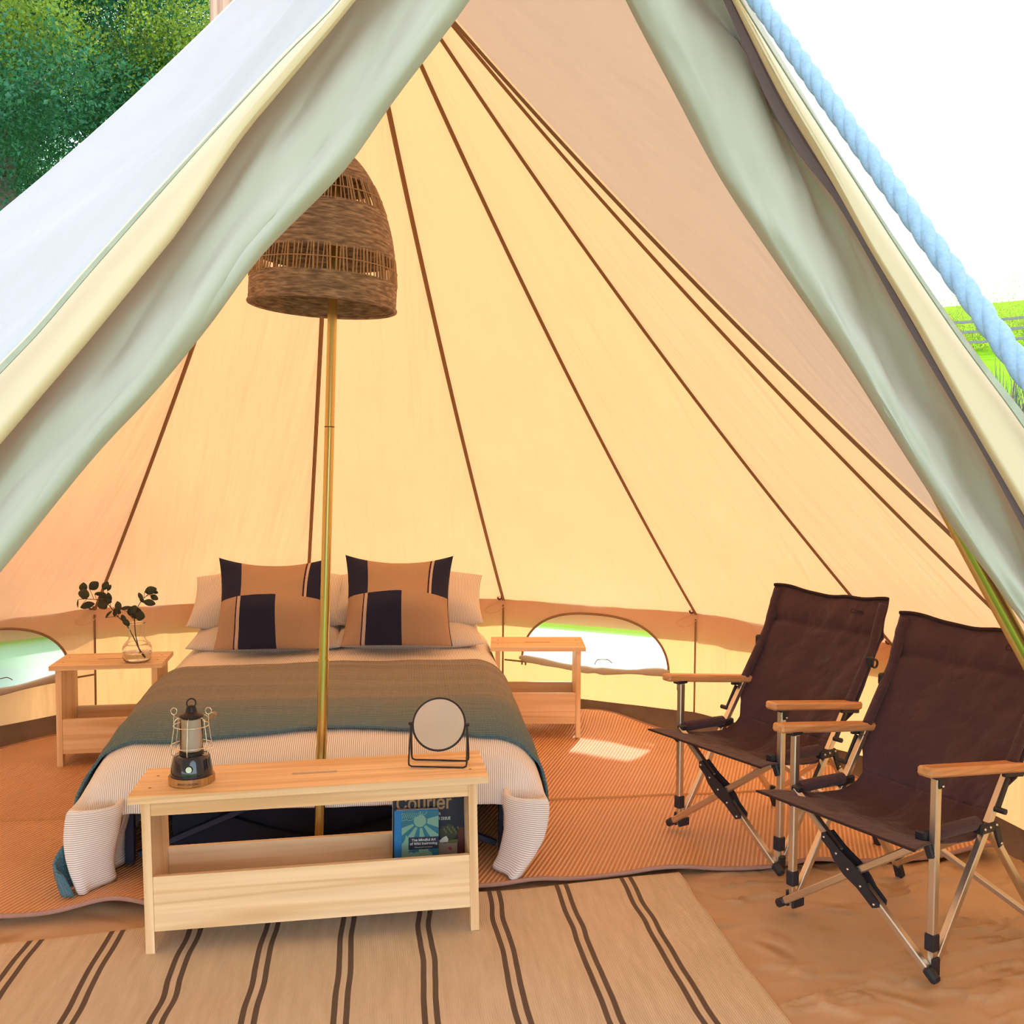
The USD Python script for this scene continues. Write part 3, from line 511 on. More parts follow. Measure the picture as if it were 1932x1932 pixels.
# one cross section of bedding over the mattress: s runs from the left hem over the top to the right hem
HW, ZT, RC = 0.735, 0.462, 0.15
def section(s, zb, out=0.0):
    """x, z at arclength s (0 = middle of the top) for a drape that ends at height zb."""
    a = HW - RC + out * 0.3; t = np.abs(s); sg = np.sign(s); arcl = RC * PI / 2
    x = np.where(t < a, t, np.where(t < a + arcl, a + RC * np.sin(np.clip((t - a) / RC, 0, PI / 2)), a + RC)); z = np.where(t < a, ZT, np.where(t < a + arcl, ZT - RC + RC * np.cos(np.clip((t - a) / RC, 0, PI / 2)), ZT - RC - (t - a - arcl)))
    return sg * (x + out), np.maximum(z, zb)
S_MAX = HW - RC + RC * PI / 2 + (ZT - RC) - 0.022
def bedding(s, v, lift, jut_l, jut_r, seed, fold=0.010):
    """Points on the bedding: v metres from the foot edge towards the head (negative = beyond the foot)."""
    x, z = section(s, 0.02); side = np.clip((np.abs(s) - (HW - RC * 0.6)) / 0.22, 0, 1); side = side * side * (3 - 2 * side)
    w = np.clip(-v / 0.15, 0, 1); vv = np.maximum(v, 0)
    y_top = np.where(v < 0, -0.045 * np.sin(w * PI / 2), v); z_top = z - 0.075 * np.exp(-vv / 0.085) * (1 - side) - np.where(v < 0, 0.145 * w ** 1.2, 0) * (1 - side)
    jut = np.where(s < 0, jut_l, jut_r); y_side = np.where(v < 0, -jut * w, v)
    y = y_top * (1 - side) + y_side * side
    hang = np.clip((ZT - 0.12 - z) / 0.3, 0, 1) * side
    x = x + np.sign(s) * hang * (0.020 * np.sin(v * 15 + seed) + 0.012 * np.sin(v * 31 + seed * 2)) + np.where(s < 0, 0.045, -0.10) * hang * np.clip((0.25 - v) / 0.4, 0, 1) * np.clip((0.30 - z) / 0.3, 0, 1) * 1.3 + hang * np.sign(s) * 0.016 * np.sin(v * 42 + z * 9) * np.clip((0.3 - v) / 0.3, 0, 1)
    q = np.stack([s * 3.2, v * 2.2, 0 * s + seed], -1); d = nz(q, 1.0, seed, 4) * fold * (1 + 1.4 * side)
    N = np.stack([np.sign(s) * side, 0 * s, 1 - side], -1); N /= np.linalg.norm(N, axis=-1, keepdims=True)
    head = np.clip((v - 1.45) / 0.3, 0, 1); wide = np.clip(v / 1.3, 0, 1); x = x * (1 + np.where(s < 0, 0.10, 0.015) * wide * wide * (3 - 2 * wide))
    P = np.stack([x, y, z_top + 0.03 * head * (1 - side)], -1) + N * (lift + d)[..., None]
    P[..., 2] = np.maximum(P[..., 2], 0.024 + 0.0 * s); return P
STRIPE = usdkit.material(stage, LOOKS + 'striped_cotton', {
    "tc": ("texture_coordinate", {}), "s": ("separate_xyz", {}), "k": ("math", {"math_type": "multiply", "value2": 2 * PI / 0.0068}), "si": ("math", {"math_type": "sine"}), "mr": ("map_range", {"from_min": -1.0, "from_max": 1.0}),
    "r": ("rgb_ramp", {"ramp": [(0.0, (0.34, 0.31, 0.30)), (0.09, (0.38, 0.35, 0.33)), (0.24, (0.90, 0.86, 0.79)), (1.0, (0.92, 0.88, 0.82))]}), "d": ("principled_bsdf", {"roughness": 0.9}),
    "n": ("noise_texture", {"scale": 7.0, "detail": 2.5, "distortion": 0.6}), "b": ("bump", {"strength": 0.45, "distance": 0.02})},
    [("tc.UV", "s.vector"), ("s.x", "k.value1"), ("k.value", "si.value1"), ("si.value", "mr.value"), ("mr.result", "r.fac"), ("r.color", "d.base_color"), ("tc.UV", "n.vector"), ("n.fac", "b.height"), ("b.normal", "d.normal")], surface="d.BSDF")
sg = np.linspace(-S_MAX, S_MAX, 150); vg = np.r_[np.linspace(-0.15, 0.3, 34), np.linspace(0.32, 1.98, 70)]; S, Vv = np.meshgrid(sg, vg, indexing='ij')
Pd = bedding(S, Vv, 0.0, 0.16, 0.17, 3)
side = np.clip((np.abs(S) - 0.60) / 0.25, 0, 1); thick = (0.028 + 0.105 * side * np.clip((Pd[..., 2] + 0.05) / 0.3, 0.35, 1)) * np.sqrt(np.clip(1 - np.clip(-(Vv + 0.06) / 0.093, 0, 1) ** 2, 0.01, 1))
Nd = np.cross(np.gradient(Pd, axis=0), np.gradient(Pd, axis=1)); Nd /= np.linalg.norm(Nd, axis=2, keepdims=True) + 1e-12; Nd = np.where(Vv[..., None] < 0.02, np.stack([np.sign(S) * side, 0 * S, 1 - side + 1e-3], -1), Nd); Nd /= np.linalg.norm(Nd, axis=2, keepdims=True)
m = slab(Pd, thick, N=Nd); m.vertices[:, 2] = np.maximum(m.vertices[:, 2], 0.022)
duvet = thing('duvet', 'cream duvet with fine grey pinstripes draped over the bed to the rug', 'duvet', loc=(BED[0], BED[1], 0), rz=BRZ)
obj('duvet_cover', m, STRIPE, duvet, smooth=True, uv=np.tile(np.stack([S, Vv], -1).reshape(-1, 2), (2, 1)))

# blanket: grey green waffle throw over the foot half
BLK = usdkit.material(stage, LOOKS + 'waffle_blanket', {
    "tc": ("texture_coordinate", {}), "s": ("separate_xyz", {}), "kx": ("math", {"math_type": "multiply", "value2": 2 * PI / 0.011}), "ky": ("math", {"math_type": "multiply", "value2": 2 * PI / 0.008}), "sx": ("math", {"math_type": "sine"}), "sy": ("math", {"math_type": "sine"}),
    "mu": ("math", {"math_type": "add"}), "b": ("bump", {"strength": 0.55, "distance": 0.004}), "r": ("rgb_ramp", {"ramp": [(0.0, (0.07, 0.19, 0.25)), (0.06, (0.085, 0.17, 0.20)), (0.16, (0.105, 0.19, 0.21)), (0.24, (0.125, 0.19, 0.20)), (0.32, (0.15, 0.205, 0.20)), (0.38, (0.17, 0.205, 0.19)), (0.42, (0.25, 0.235, 0.19)), (0.55, (0.215, 0.215, 0.18)), (0.60, (0.27, 0.25, 0.20)), (0.70, (0.23, 0.22, 0.18)), (0.78, (0.29, 0.255, 0.20)), (0.88, (0.22, 0.21, 0.175)), (0.93, (0.31, 0.27, 0.21)), (0.98, (0.26, 0.23, 0.18)), (1.0, (0.14, 0.13, 0.11))]}),
    "dv": ("math", {"math_type": "divide", "value2": 1.18}), "nm": ("mapping", {"scale": (1.3, 26, 1)}), "n": ("noise_texture", {"scale": 1.0, "detail": 3.0}), "ad": ("math", {"math_type": "multiply_add", "value2": 0.20}), "sb": ("math", {"math_type": "subtract", "value2": 0.10}), "p": ("principled_bsdf", {"roughness": 0.95, "sheen_weight": 0.2})},
    [("tc.UV", "s.vector"), ("s.x", "kx.value1"), ("s.y", "ky.value1"), ("kx.value", "sx.value1"), ("ky.value", "sy.value1"), ("sx.value", "mu.value1"), ("sy.value", "mu.value2"), ("mu.value", "b.height"), ("b.normal", "p.normal"),
     ("s.y", "dv.value1"), ("tc.UV", "nm.vector"), ("nm.vector", "n.vector"), ("n.fac", "ad.value1"), ("dv.value", "ad.value3"), ("ad.value", "sb.value1"), ("sb.value", "r.fac"), ("r.color", "p.base_color")], surface="p.BSDF")
sg = np.linspace(-S_MAX + 0.004, S_MAX - 0.10, 150); tg = np.linspace(0, 1, 90); S, T_ = np.meshgrid(sg, tg, indexing='ij')
c = np.abs(S) / S_MAX; v0 = 0.10 - 0.04 * c + 0.018 * np.sin(S * 6 + 1.0) - 0.25 * np.clip((-S - 0.72) / 0.32, 0, 1) - 0.13 * np.clip((S - 0.70) / 0.3, 0, 1); v1 = 1.16 - 0.10 * np.clip(-S - 0.2, 0, 1) + 0.02 * np.sin(S * 3.0)
Vb = v0 + (v1 - v0) * T_
def duvet_pts(S, V): return bedding(S, V, 0.0, 0.16, 0.17, 3)
Pb = duvet_pts(S, Vb) ; Nn = np.cross(np.gradient(Pb, axis=0), np.gradient(Pb, axis=1)); Nn /= np.linalg.norm(Nn, axis=2, keepdims=True) + 1e-12
wr = 0.004 * (nz(np.stack([S * 1.5, Vb * 16, 0 * S], -1), 1, 19, 2) + 1) * (1 - 0.3 * c)
hb = np.clip((0.36 - Pb[..., 2]) / 0.3, 0, 1); Pb = Pb + Nn * (0.013 + wr)[..., None]; Pb[..., 0] += np.sign(S) * hb * (0.030 + 0.012 * np.sin(Vb * 24))
throw = thing('blanket', 'grey green waffle blanket laid across the lower half of the bed', 'blanket', loc=(BED[0], BED[1], 0), rz=BRZ)
m = slab(Pb, 0.008); m.vertices[:, 2] = np.maximum(m.vertices[:, 2], 0.024)
obj('blanket_cloth', m, BLK, throw, smooth=True, uv=np.tile(np.stack([S, Vb], -1).reshape(-1, 2), (2, 1)))

# pillows and cushions
def pillow_mesh(w, h, t, n=44, pinch=0.06, top_pinch=None, seed=0, ex=2.6, belly=0.0):
    g = np.sin(np.linspace(-1, 1, n) * PI / 2); U, V = np.meshgrid(g, g, indexing='ij'); tp = pinch if top_pinch is None else top_pinch
    x = U * w / 2 * (1 - pinch * (1 - V ** 2)); y = V * h / 2 * (1 - np.where(V > 0, tp, pinch * 0.3) * (1 - U ** 2))
    prof = ((1 - np.abs(U) ** ex) * (1 - np.abs(V) ** ex)) ** 0.55; z = t / 2 * prof
    w_ = nz(np.stack([x * 7, y * 7, x * 0 + seed], -1), 1, seed, 4) * 0.018 * np.clip(prof * 2, 0, 1)
    z = z + belly * prof * np.exp(-((V + 0.35) / 0.42) ** 2)
    F = np.stack([x, y, z + w_ + 0.002], -1); B = np.stack([x, y, -z - 0.002], -1); nn = n * n; f = grid_faces(n, n)
    e = [i * n for i in range(n)] + [(n - 1) * n + j for j in range(1, n)] + [i * n + n - 1 for i in range(n - 2, -1, -1)] + [j for j in range(n - 2, 0, -1)]; e = np.array(e); e2 = np.roll(e, -1)
    uv = np.stack([(U + 1) / 2, (V + 1) / 2], -1).reshape(-1, 2)
    return trimesh.Trimesh(np.vstack([F.reshape(-1, 3), B.reshape(-1, 3)]), np.vstack([f, f[:, ::-1] + nn, np.stack([e, e + nn, e2], 1), np.stack([e2, e + nn, e2 + nn], 1)]), process=False), np.vstack([uv, uv])
def lean(m, ang, yaw, at, roll=0.0):
    """Stands a pillow (x across, y up its height) on its lower edge, tipped back by ang from upright."""
    m = m.copy(); lo = m.vertices[:, 1].min(); m.vertices = m.vertices - [0, lo, 0]
    c, s = math.cos(ang), math.sin(ang); R = np.array([[1, 0, 0], [0, s, -c], [0, c, s]]); cr, sr = math.cos(roll), math.sin(roll)
    m.vertices = (rotz(yaw) @ (R @ (np.array([[cr, -sr, 0], [sr, cr, 0], [0, 0, 1]]) @ m.vertices.T))).T + at; return m
PILLOW = usdkit.material(stage, LOOKS + 'pillow_cotton', {
    "tc": ("texture_coordinate", {}), "s": ("separate_xyz", {}), "k": ("math", {"math_type": "multiply", "value2": 2 * PI * 96}), "si": ("math", {"math_type": "sine"}), "mr": ("map_range", {"from_min": -1.0, "from_max": 1.0}),
    "r": ("rgb_ramp", {"ramp": [(0.0, (0.50, 0.45, 0.40)), (0.25, (0.52, 0.47, 0.42)), (0.5, (0.74, 0.69, 0.62)), (1.0, (0.77, 0.72, 0.65))]}), "d": ("principled_bsdf", {"roughness": 0.9})},
    [("tc.UV", "s.vector"), ("s.x", "k.value1"), ("k.value", "si.value1"), ("si.value", "mr.value"), ("mr.result", "r.fac"), ("r.color", "d.base_color")], surface="d.BSDF")
def place_pillow(px, py, Y, kind, lab, ang, yaw, w=0.72, h=0.46, t=0.17, seed=0):
    p = at_y(px, py, Y); m, uv = pillow_mesh(w, h, t, seed=seed, pinch=0.05); m = lean(m, ang, yaw, (0, 0, 0))
    x = thing('pillow', lab, 'pillow', loc=p); obj('pillow_case', m, PILLOW, x, smooth=True, uv=uv); return x
place_pillow(497, 1222, 4.70, 0, 'striped white pillow lying flat, beneath the left leaning pillow', math.radians(80), BRZ, h=0.42, t=0.13, seed=41)
place_pillow(772, 1216, 4.78, 0, 'striped white pillow lying flat, beneath the right leaning pillow', math.radians(80), BRZ, h=0.42, t=0.13, seed=42)
place_pillow(503, 1180, 4.86, 0, 'striped white pillow leaning behind the left chequered cushion', math.radians(60), BRZ + 0.05, w=0.76, h=0.40, t=0.22, seed=43)
place_pillow(768, 1176, 4.94, 0, 'striped white pillow leaning behind the right chequered cushion', math.radians(60), BRZ - 0.05, w=0.76, h=0.40, t=0.22, seed=44)
NVY, TAN, CRM, MAR = (0.012, 0.014, 0.045), (0.47, 0.31, 0.19), (0.58, 0.46, 0.36), (0.05, 0.010, 0.03)
CUSH = usdkit.material(stage, LOOKS + 'chequered_cushion', {
    "tc": ("texture_coordinate", {}), "s": ("separate_xyz", {}),
    "top": ("rgb_ramp", {"interpolate": False, "ramp": [(0.0, NVY), (0.205, TAN), (0.790, MAR), (0.804, CRM), (0.830, NVY)]}),
    "bot": ("rgb_ramp", {"interpolate": False, "ramp": [(0.0, TAN), (0.165, MAR), (0.180, CRM), (0.208, NVY), (0.545, TAN), (0.99, NVY)]}),
    "gt": ("math", {"math_type": "greater_than", "value2": 0.50}), "m": ("mix_color", {}), "nm": ("mapping", {"scale": (60, 260, 1)}), "n": ("noise_texture", {"scale": 1.0, "detail": 2.0}), "r2": ("rgb_ramp", {"ramp": [(0.3, (0.84, 0.82, 0.80)), (0.7, (1, 1, 1))]}), "mx": ("mix_color", {"blend_type": "multiply", "fac": 1.0}), "p": ("principled_bsdf", {"roughness": 0.95})},
    [("tc.UV", "s.vector"), ("s.x", "top.fac"), ("s.x", "bot.fac"), ("s.y", "gt.value1"), ("gt.value", "m.fac"), ("bot.color", "m.a"), ("top.color", "m.b"), ("tc.UV", "nm.vector"), ("nm.vector", "n.vector"), ("n.fac", "r2.fac"), ("m.result", "mx.a"), ("r2.color", "mx.b"), ("mx.result", "p.base_color")], surface="p.BSDF")
for px, py, Y, yaw, lab, sd in ((512, 1226, 4.60, BRZ + 0.05, 'navy and tan chequered cushion behind the centre pole, left of the pair', 51), (749, 1219, 4.66, BRZ - 0.03, 'navy and tan chequered cushion clear of the pole, right of the pair', 52)):
    m, uv = pillow_mesh(0.52, 0.448, 0.26, seed=sd, pinch=0.09, top_pinch=0.20, ex=1.9, belly=0.05); m = lean(m, math.radians(24), yaw, (0, 0, 0), roll=-0.01)
    x = thing('cushion', lab, 'cushion', loc=at_y(px, py, Y)); obj('cushion_cover', m, CUSH, x, smooth=True, uv=uv)
# ------------------------------------------------------------------ pine benches
PA, PBc = (0.90, 0.67, 0.39), (0.80, 0.54, 0.27)
PINE = {a: wood('pine_' + a, PA, PBc, a) for a in 'xyz'}
PLUG = mat('dowel_plug', (0.34, 0.18, 0.07), 0.6)
def make_bench(name, label, L, D, H, loc, rz, tilt, rail, group=None):
    b = thing(name, label, 'bench' if rail else 'side table', loc=loc, rz=rz, tilt=tilt, group=group)
    t = 0.020; sl = Polygon([(-0.062, -0.009), (0.062, -0.009), (0.066, 0), (0.062, 0.009), (-0.062, 0.009), (-0.066, 0)])
    inset = 0.033 if rail else 0.024
    for y0, y1 in ((-D / 2, -0.0006), (0.0006, D / 2)):               # the top: two glued boards, the hand slot between them
        pg = sbox(-L / 2, y0, L / 2, y1).difference(sl.buffer(0.0005)); M = basis((1, 0, 0), (0, 1, 0), (0, 0, 1), (0, 0, H - t)); obj('top_board', prism(pg, t, M), PINE['x'], b)
    for e in (-1, 1):
        x0 = e * (L / 2 - inset) - (0.024 if e > 0 else 0.0); d = D / 2 - 0.012
        side = Polygon([(-d, 0), (-d + 0.036, 0), (-d + 0.040, 0.055), (0, 0.062), (d - 0.040, 0.055), (d - 0.036, 0), (d, 0), (d, H - t), (-d, H - t)])
        if not rail: side = side.difference(sbox(-d + 0.16, 0.25, d + 1, H)) if False else side
        obj('side_panel', prism(side, 0.024, basis((0, 1, 0), (0, 0, 1), (1, 0, 0), (x0, 0, 0))), PINE['z'], b)
        for y in (-0.055, 0.055): obj('dowel_plug', lathe([(0.0, 0.0006), (0.0042, 0.0006), (0.0048, 0.0)], 12, (e * (L / 2 - inset - 0.012), y, H)), PLUG, b)
    w = L / 2 - inset - 0.024
    ph = (0.068, 0.222)
    for y in (-D / 2 + 0.014 + 0.009, D / 2 - 0.014 - 0.009): obj('storage_panel', cbox((2 * w, 0.018, ph[1] - ph[0]), (0, y, (ph[0] + ph[1]) / 2), 0.0015), PINE['x'], b)
    obj('bottom_board', cbox((2 * w, D - 0.066, 0.012), (0, 0, 0.082), 0.001), PINE['x'], b)
    if rail:
        for y in (-D / 2 + 0.024, D / 2 - 0.024): obj('top_rail', cbox((2 * w, 0.020, 0.040), (0, y, H - t - 0.020), 0.0015), PINE['x'], b)
    return b
B1 = dict(L=0.992, D=0.262, H=0.453, loc=np.array([-0.561, 2.889, 0.005]), rz=0.142, tilt=-0.023)
make_bench('storage_bench', 'long pine storage bench holding a book, at the foot of the bed', rail=True, **B1)
make_bench('side_table', 'short pine side table under the glass vase, left of the bed', 0.475, 0.29, 0.462, (-1.803, 4.513, 0.006), 0.16, -0.006, False)
make_bench('side_table', 'short pine side table in front of the arched window, right of the bed', 0.47, 0.30, 0.452, (0.134, 5.037, 0.012), 0.01, -0.004, False)
def on_bench(px, py, extra=0.0):                     # world point on the long bench's top seen at a pixel, and its tilt
    p = at_z(px, py, B1['loc'][2] + B1['H'])
    for _ in range(4):
        x = (p[:2] - B1['loc'][:2]) @ np.array([math.cos(B1['rz']), math.sin(B1['rz'])]); p = at_z(px, py, B1['loc'][2] + B1['H'] - math.tan(B1['tilt']) * x + extra)
    return p
# ------------------------------------------------------------------ folding armchairs
FAB = usdkit.material(stage, LOOKS + 'brown_canvas', {
    "tc": ("texture_coordinate", {}), "n": ("noise_texture", {"scale": 9.0, "detail": 3.0, "roughness": 0.6, "distortion": 0.8}), "n2": ("noise_texture", {"scale": 3.0, "detail": 3.0}), "b": ("bump", {"strength": 0.5, "distance": 0.02}),
    "r": ("rgb_ramp", {"ramp": [(0.35, (0.052, 0.0185, 0.024)), (0.65, (0.066, 0.026, 0.028))]}), "p": ("principled_bsdf", {"roughness": 0.85, "sheen_weight": 0.15})},
    [("tc.UV", "n.vector"), ("n.fac", "b.height"), ("b.normal", "p.normal"), ("tc.UV", "n2.vector"), ("n2.fac", "r.fac"), ("r.color", "p.base_color")], surface="p.BSDF")
FABD = mat('brown_binding', (0.022, 0.008, 0.008), 0.9)
ARM = wood('bamboo_arm', (0.66, 0.35, 0.15), (0.56, 0.28, 0.11), 'y', 2.0, 0.35)
INK = mat('dark_print', (0.018, 0.008, 0.02), 0.9)
C2, C2RZ = np.array([1.197, 2.922, 0.000]), math.radians(-58.0)
C1, C1RZ = np.array([0.962, 3.578, 0.012]), math.radians(-57.0)
def text_plate(text, h, M, mat_, depth=0.0006, bold=True):
    m = meshkit.text_mesh(text, h, depth, bold=bold); w = m.bounds[1, 0]; m.apply_translation([-w / 2, 0, 0]); m.apply_transform(M); return m
def make_chair(label):
    ch = thing('folding_chair', label, 'folding chair', loc=C2, rz=C2RZ, group=None)
    W = 0.240; pf = -0.245                                                     # half width between posts; posts' y
    top = np.array([(-0.228, 0.055), (-0.05, 0.345), (0.065, 0.505), (0.205, 0.715), (0.262, 0.872)])   # the back uprights in (y, z)
    RJ = (-0.03, 0.378)
    for e in (-1, 1):
        x = e * W
        obj('front_post', bar((x, pf, 0.105), (x, pf, 0.552), 0.022, 0.022, 0.003, up=(0, 1, 0)), ALU, ch)
        obj('post_collar', cbox((0.029, 0.029, 0.046), (x, pf, 0.110), 0.003), BLACK, ch)
        obj('lower_post', bar((x, pf, 0.024), (x, pf, 0.100), 0.016, 0.016, 0.002, up=(0, 1, 0)), ALU, ch)
        obj('hinge_bracket', cat(cbox((0.010, 0.05, 0.03), (x - e * 0.012, pf + 0.012, 0.035), 0.003), cbox((0.010, 0.03, 0.05), (x + e * 0.011, pf + 0.002, 0.045), 0.003)), BLACK, ch)
        xu = x - e * 0.0
        for a, b in ((0, 1), (1, 2), (2, 3), (3, 4)):
            if a == 0: obj('back_upright', bar((xu, *top[0]), (xu, *top[2]), 0.020, 0.020, 0.002, up=(0, 1, 0)), ALU, ch)
            if a == 2: obj('back_upright', bar((xu, *top[2]), (xu, *top[3]), 0.019, 0.019, 0.002, up=(0, 1, 0)), ALU, ch)
            if a == 3: obj('back_upright', bar((xu, *top[3]), (xu, *(top[4] - [0, 0.014])), 0.019, 0.019, 0.002, up=(0, 1, 0)), ALU, ch)
        obj('joint_plate', cat(cbox((0.030, 0.078, 0.028), (x, RJ[0] + 0.008, RJ[1] - 0.002), 0.005), bar((x + e * 0.013, RJ[0] + 0.038, RJ[1]), (x + e * 0.013, RJ[0] + 0.062, RJ[1] - 0.062), 0.006, 0.022, 0.002, up=(0, 1, 0))), BLACK, ch)
        obj('rear_leg', bar((x, RJ[0] + 0.022, RJ[1] - 0.006), (x, 0.262, 0.036), 0.021, 0.021, 0.003, up=(0, 1, 0)), ALU, ch)
        obj('foot_cap', bar((x, 0.252, 0.050), (x, 0.272, 0.0015), 0.028, 0.028, 0.006, up=(0, 1, 0)), BLACK, ch)
        obj('rear_hinge', cbox((0.034, 0.014, 0.030), (x - e * 0.006, 0.238, 0.076), 0.003), BLACK, ch)
        # arm rest, its front bracket and its clamp on the upright
        y0, y1 = -0.312, 0.125; za, zb = 0.578, 0.526
        A = np.array([(x + e * 0.010, y0, za), (x + e * 0.010, y1, zb)]); obj('arm_rest', bar(A[0], A[1], 0.046, 0.026, 0.006), ARM, ch)
        obj('arm_bracket', cat(cbox((0.030, 0.046, 0.012), (x + e * 0.004, pf, 0.556), 0.002), cbox((0.005, 0.024, 0.034), (x + e * 0.0135, pf + 0.004, 0.540), 0.002)), BLACK, ch)
        obj('arm_clamp', cat(bar((x + e * 0.016, 0.03, 0.519), (x + e * 0.016, 0.12, 0.507), 0.012, 0.016, 0.002), bar((x + e * 0.015, 0.055, 0.505), (x + e * 0.015, 0.005, 0.420), 0.008, 0.018, 0.002, up=(0, 1, 0)), trimesh.creation.cylinder(0.008, 0.032, 12, transform=basis((0, 1, 0), (0, 0, 1), (1, 0, 0), (x + e * 0.026, 0.004, 0.425)))), BLACK, ch)
        obj('seat_rail', tube(np.array([(x - e * 0.012, -0.24, 0.392), (x - e * 0.012, -0.14, 0.391), (x - e * 0.012, -0.045, 0.388)]), 0.0185, 14), FAB, ch, smooth=True, uv=np.random.default_rng(1).random((44, 2)) * 0.2, label='brown sleeve over the seat rail')
        obj('corner_block', cat(cbox((0.030, 0.026, 0.036), (x - e * 0.026, pf - 0.016, 0.386), 0.004), bar((x - e * 0.012, pf - 0.018, 0.376), (x + e * 0.004, pf - 0.018, 0.338), 0.010, 0.022, 0.003)), BLACK, ch)
        rv = [(x + e * 0.0165, RJ[0] - 0.018, RJ[1]), (x + e * 0.0165, RJ[0] + 0.006, RJ[1] + 0.002), (x + e * 0.0165, RJ[0] + 0.034, RJ[1] + 0.004), (x + e * 0.0175, RJ[0] + 0.058, RJ[1] - 0.052), (x + e * 0.0175, pf + 0.004, 0.530)]
        for p in rv: obj('rivet', trimesh.creation.icosphere(1, 0.0042).apply_translation(p), RIVET, ch, smooth=True)
    # crossed bars in front with the long black bracket
    fa = ((-W - 0.035, pf - 0.020, 0.022), (W - 0.018, pf - 0.020, 0.372)); fb = ((W + 0.030, pf - 0.020, 0.022), (-W + 0.018, pf - 0.020, 0.392))
    P0, P1 = np.array(fa[0]), np.array(fa[1]); d = (P1 - P0) / np.linalg.norm(P1 - P0)
    obj('cross_bar', bar(P0 + d * 0.035, P1, 0.021, 0.024, 0.003, up=(0, 1, 0)), ALU, ch); obj('foot_cap', bar(P0 - d * 0.004, P0 + d * 0.038, 0.026, 0.029, 0.007, up=(0, 1, 0)), BLACK, ch)
    Q0, Q1 = np.array(fb[0]), np.array(fb[1]); g = (Q1 - Q0) / np.linalg.norm(Q1 - Q0); off = np.array([0, 0.026, 0]); L = np.linalg.norm(Q1 - Q0)
    tm = ((P0 + (P1 - P0) * 0.50) - Q0) @ g
    for a, b in ((0.035, tm - 0.055), (tm + 0.055, L)): obj('cross_bar', bar(Q0 + g * a + off * 0.0, Q0 + g * b + off * 0.0, 0.020, 0.022, 0.003, up=(0, 1, 0)), ALU, ch)
    obj('foot_cap', bar(Q0 - g * 0.004, Q0 + g * 0.038, 0.026, 0.029, 0.007, up=(0, 1, 0)), BLACK, ch)
    k = np.cross(g, [0, 1.0, 0]); cx = Q0 + g * tm; br = Polygon([(-0.125, -0.004), (-0.118, -0.016), (-0.075, -0.016), (-0.045, -0.024), (0.0, -0.026), (0.055, -0.016), (0.115, -0.014), (0.122, 0.0), (0.110, 0.015), (0.075, 0.014), (0.048, 0.024), (0.0, 0.027), (-0.05, 0.016), (-0.115, 0.014)])
    for yy in (-0.0185, 0.012): obj('cross_bracket', prism(br, 0.006, basis(g, k, np.cross(g, k), cx + np.array([0, yy + (0.006 if np.cross(g, k)[1] < 0 else 0), 0]))), BLACK, ch)
    for a in (-0.112, -0.055, 0.0, 0.052, 0.108): obj('rivet', trimesh.creation.icosphere(1, 0.0045).apply_translation(cx + g * a + np.array([0, -0.0195, 0])), RIVET, ch, smooth=True)
    # crossed bars behind
    for e in (-1, 1): obj('rear_cross_bar', bar((e * (W - 0.014), 0.235, 0.060), (-e * (W - 0.02), 0.0 + 0.004 * e, 0.355), 0.017, 0.018, 0.002, up=(0, 1, 0)), ALU, ch)
    # sling: seat and back in one cloth
    prof = spline(np.array([(-0.372, 0.392), (-0.30, 0.388), (-0.18, 0.368), (-0.06, 0.350), (0.010, 0.375), (0.060, 0.470), (0.118, 0.565), (0.190, 0.685), (0.222, 0.745), (0.250, 0.815), (0.266, 0.880)]), 110)
    nl = np.gradient(prof, axis=0); nl = np.stack([-nl[:, 1], nl[:, 0]], 1); nl /= np.linalg.norm(nl, axis=1, keepdims=True)
    arc = np.r_[0, np.cumsum(np.linalg.norm(np.diff(prof, axis=0), axis=1))]; t = arc / arc[-1]
    u = np.linspace(-1, 1, 60); U, T = np.meshgrid(u, t, indexing='ij')
    hw = np.interp(t, [0, 0.06, 0.12, 0.30, 0.39, 0.44, 0.50, 0.56, 0.84, 0.845, 1.0], [0.295, 0.280, 0.262, 0.258, 0.240, 0.226, 0.248, 0.284, 0.284, 0.284, 0.284])
    dep = np.interp(t, [0, 0.08, 0.25, 0.45, 0.7, 0.86, 0.93, 1.0], [0.0, 0.008, 0.030, 0.045, 0.035, 0.014, 0.016, 0.012])
    wr = nz(np.stack([U * 3.0, T * 9.0, 0 * U + 1.0], -1), 1.0, 61, 4) * 0.018 * np.minimum(1, T * 8) * (1 - 0.7 * np.abs(U) ** 3) - 0.013 * np.exp(-((T - 0.865) / 0.014) ** 2) + 0.010 * np.exp(-((T - 0.93) / 0.04) ** 2)
    tp = np.clip((T - 0.97) / 0.03, 0, 1) * (-0.018 * np.exp(-((U - 0.02) / 0.25) ** 2) + 0.006 * np.sin(U * 7 + 1))
    D = -dep[None] * (1 - U ** 2) + wr
    P = np.stack([U * hw[None] * 0.922, prof[None, :, 0] + nl[None, :, 0] * D, prof[None, :, 1] + nl[None, :, 1] * D + tp], -1)
    uv = np.stack([U * 0.27, T * arc[-1]], -1).reshape(-1, 2)
    k0 = int(np.searchsorted(t, 0.44))
    def cloth_piece(name, lo, hi, lab):
        Pp = P[:, lo:hi]; uvp = uv.reshape(60, 110, 2)[:, lo:hi].reshape(-1, 2); return obj(name, slab(Pp, 0.005), FAB, ch, smooth=True, uv=np.tile(uvp, (2, 1)), label=lab)
    cloth_piece('seat', 0, k0 + 1, 'slung brown canvas seat'); bk = cloth_piece('backrest', k0, 110, 'slung brown canvas back with a headrest fold')
    obj('top_binding', tube(P[:, -1] + [0, -0.002, 0.0], 0.0062, 8), FABD, bk, smooth=True)
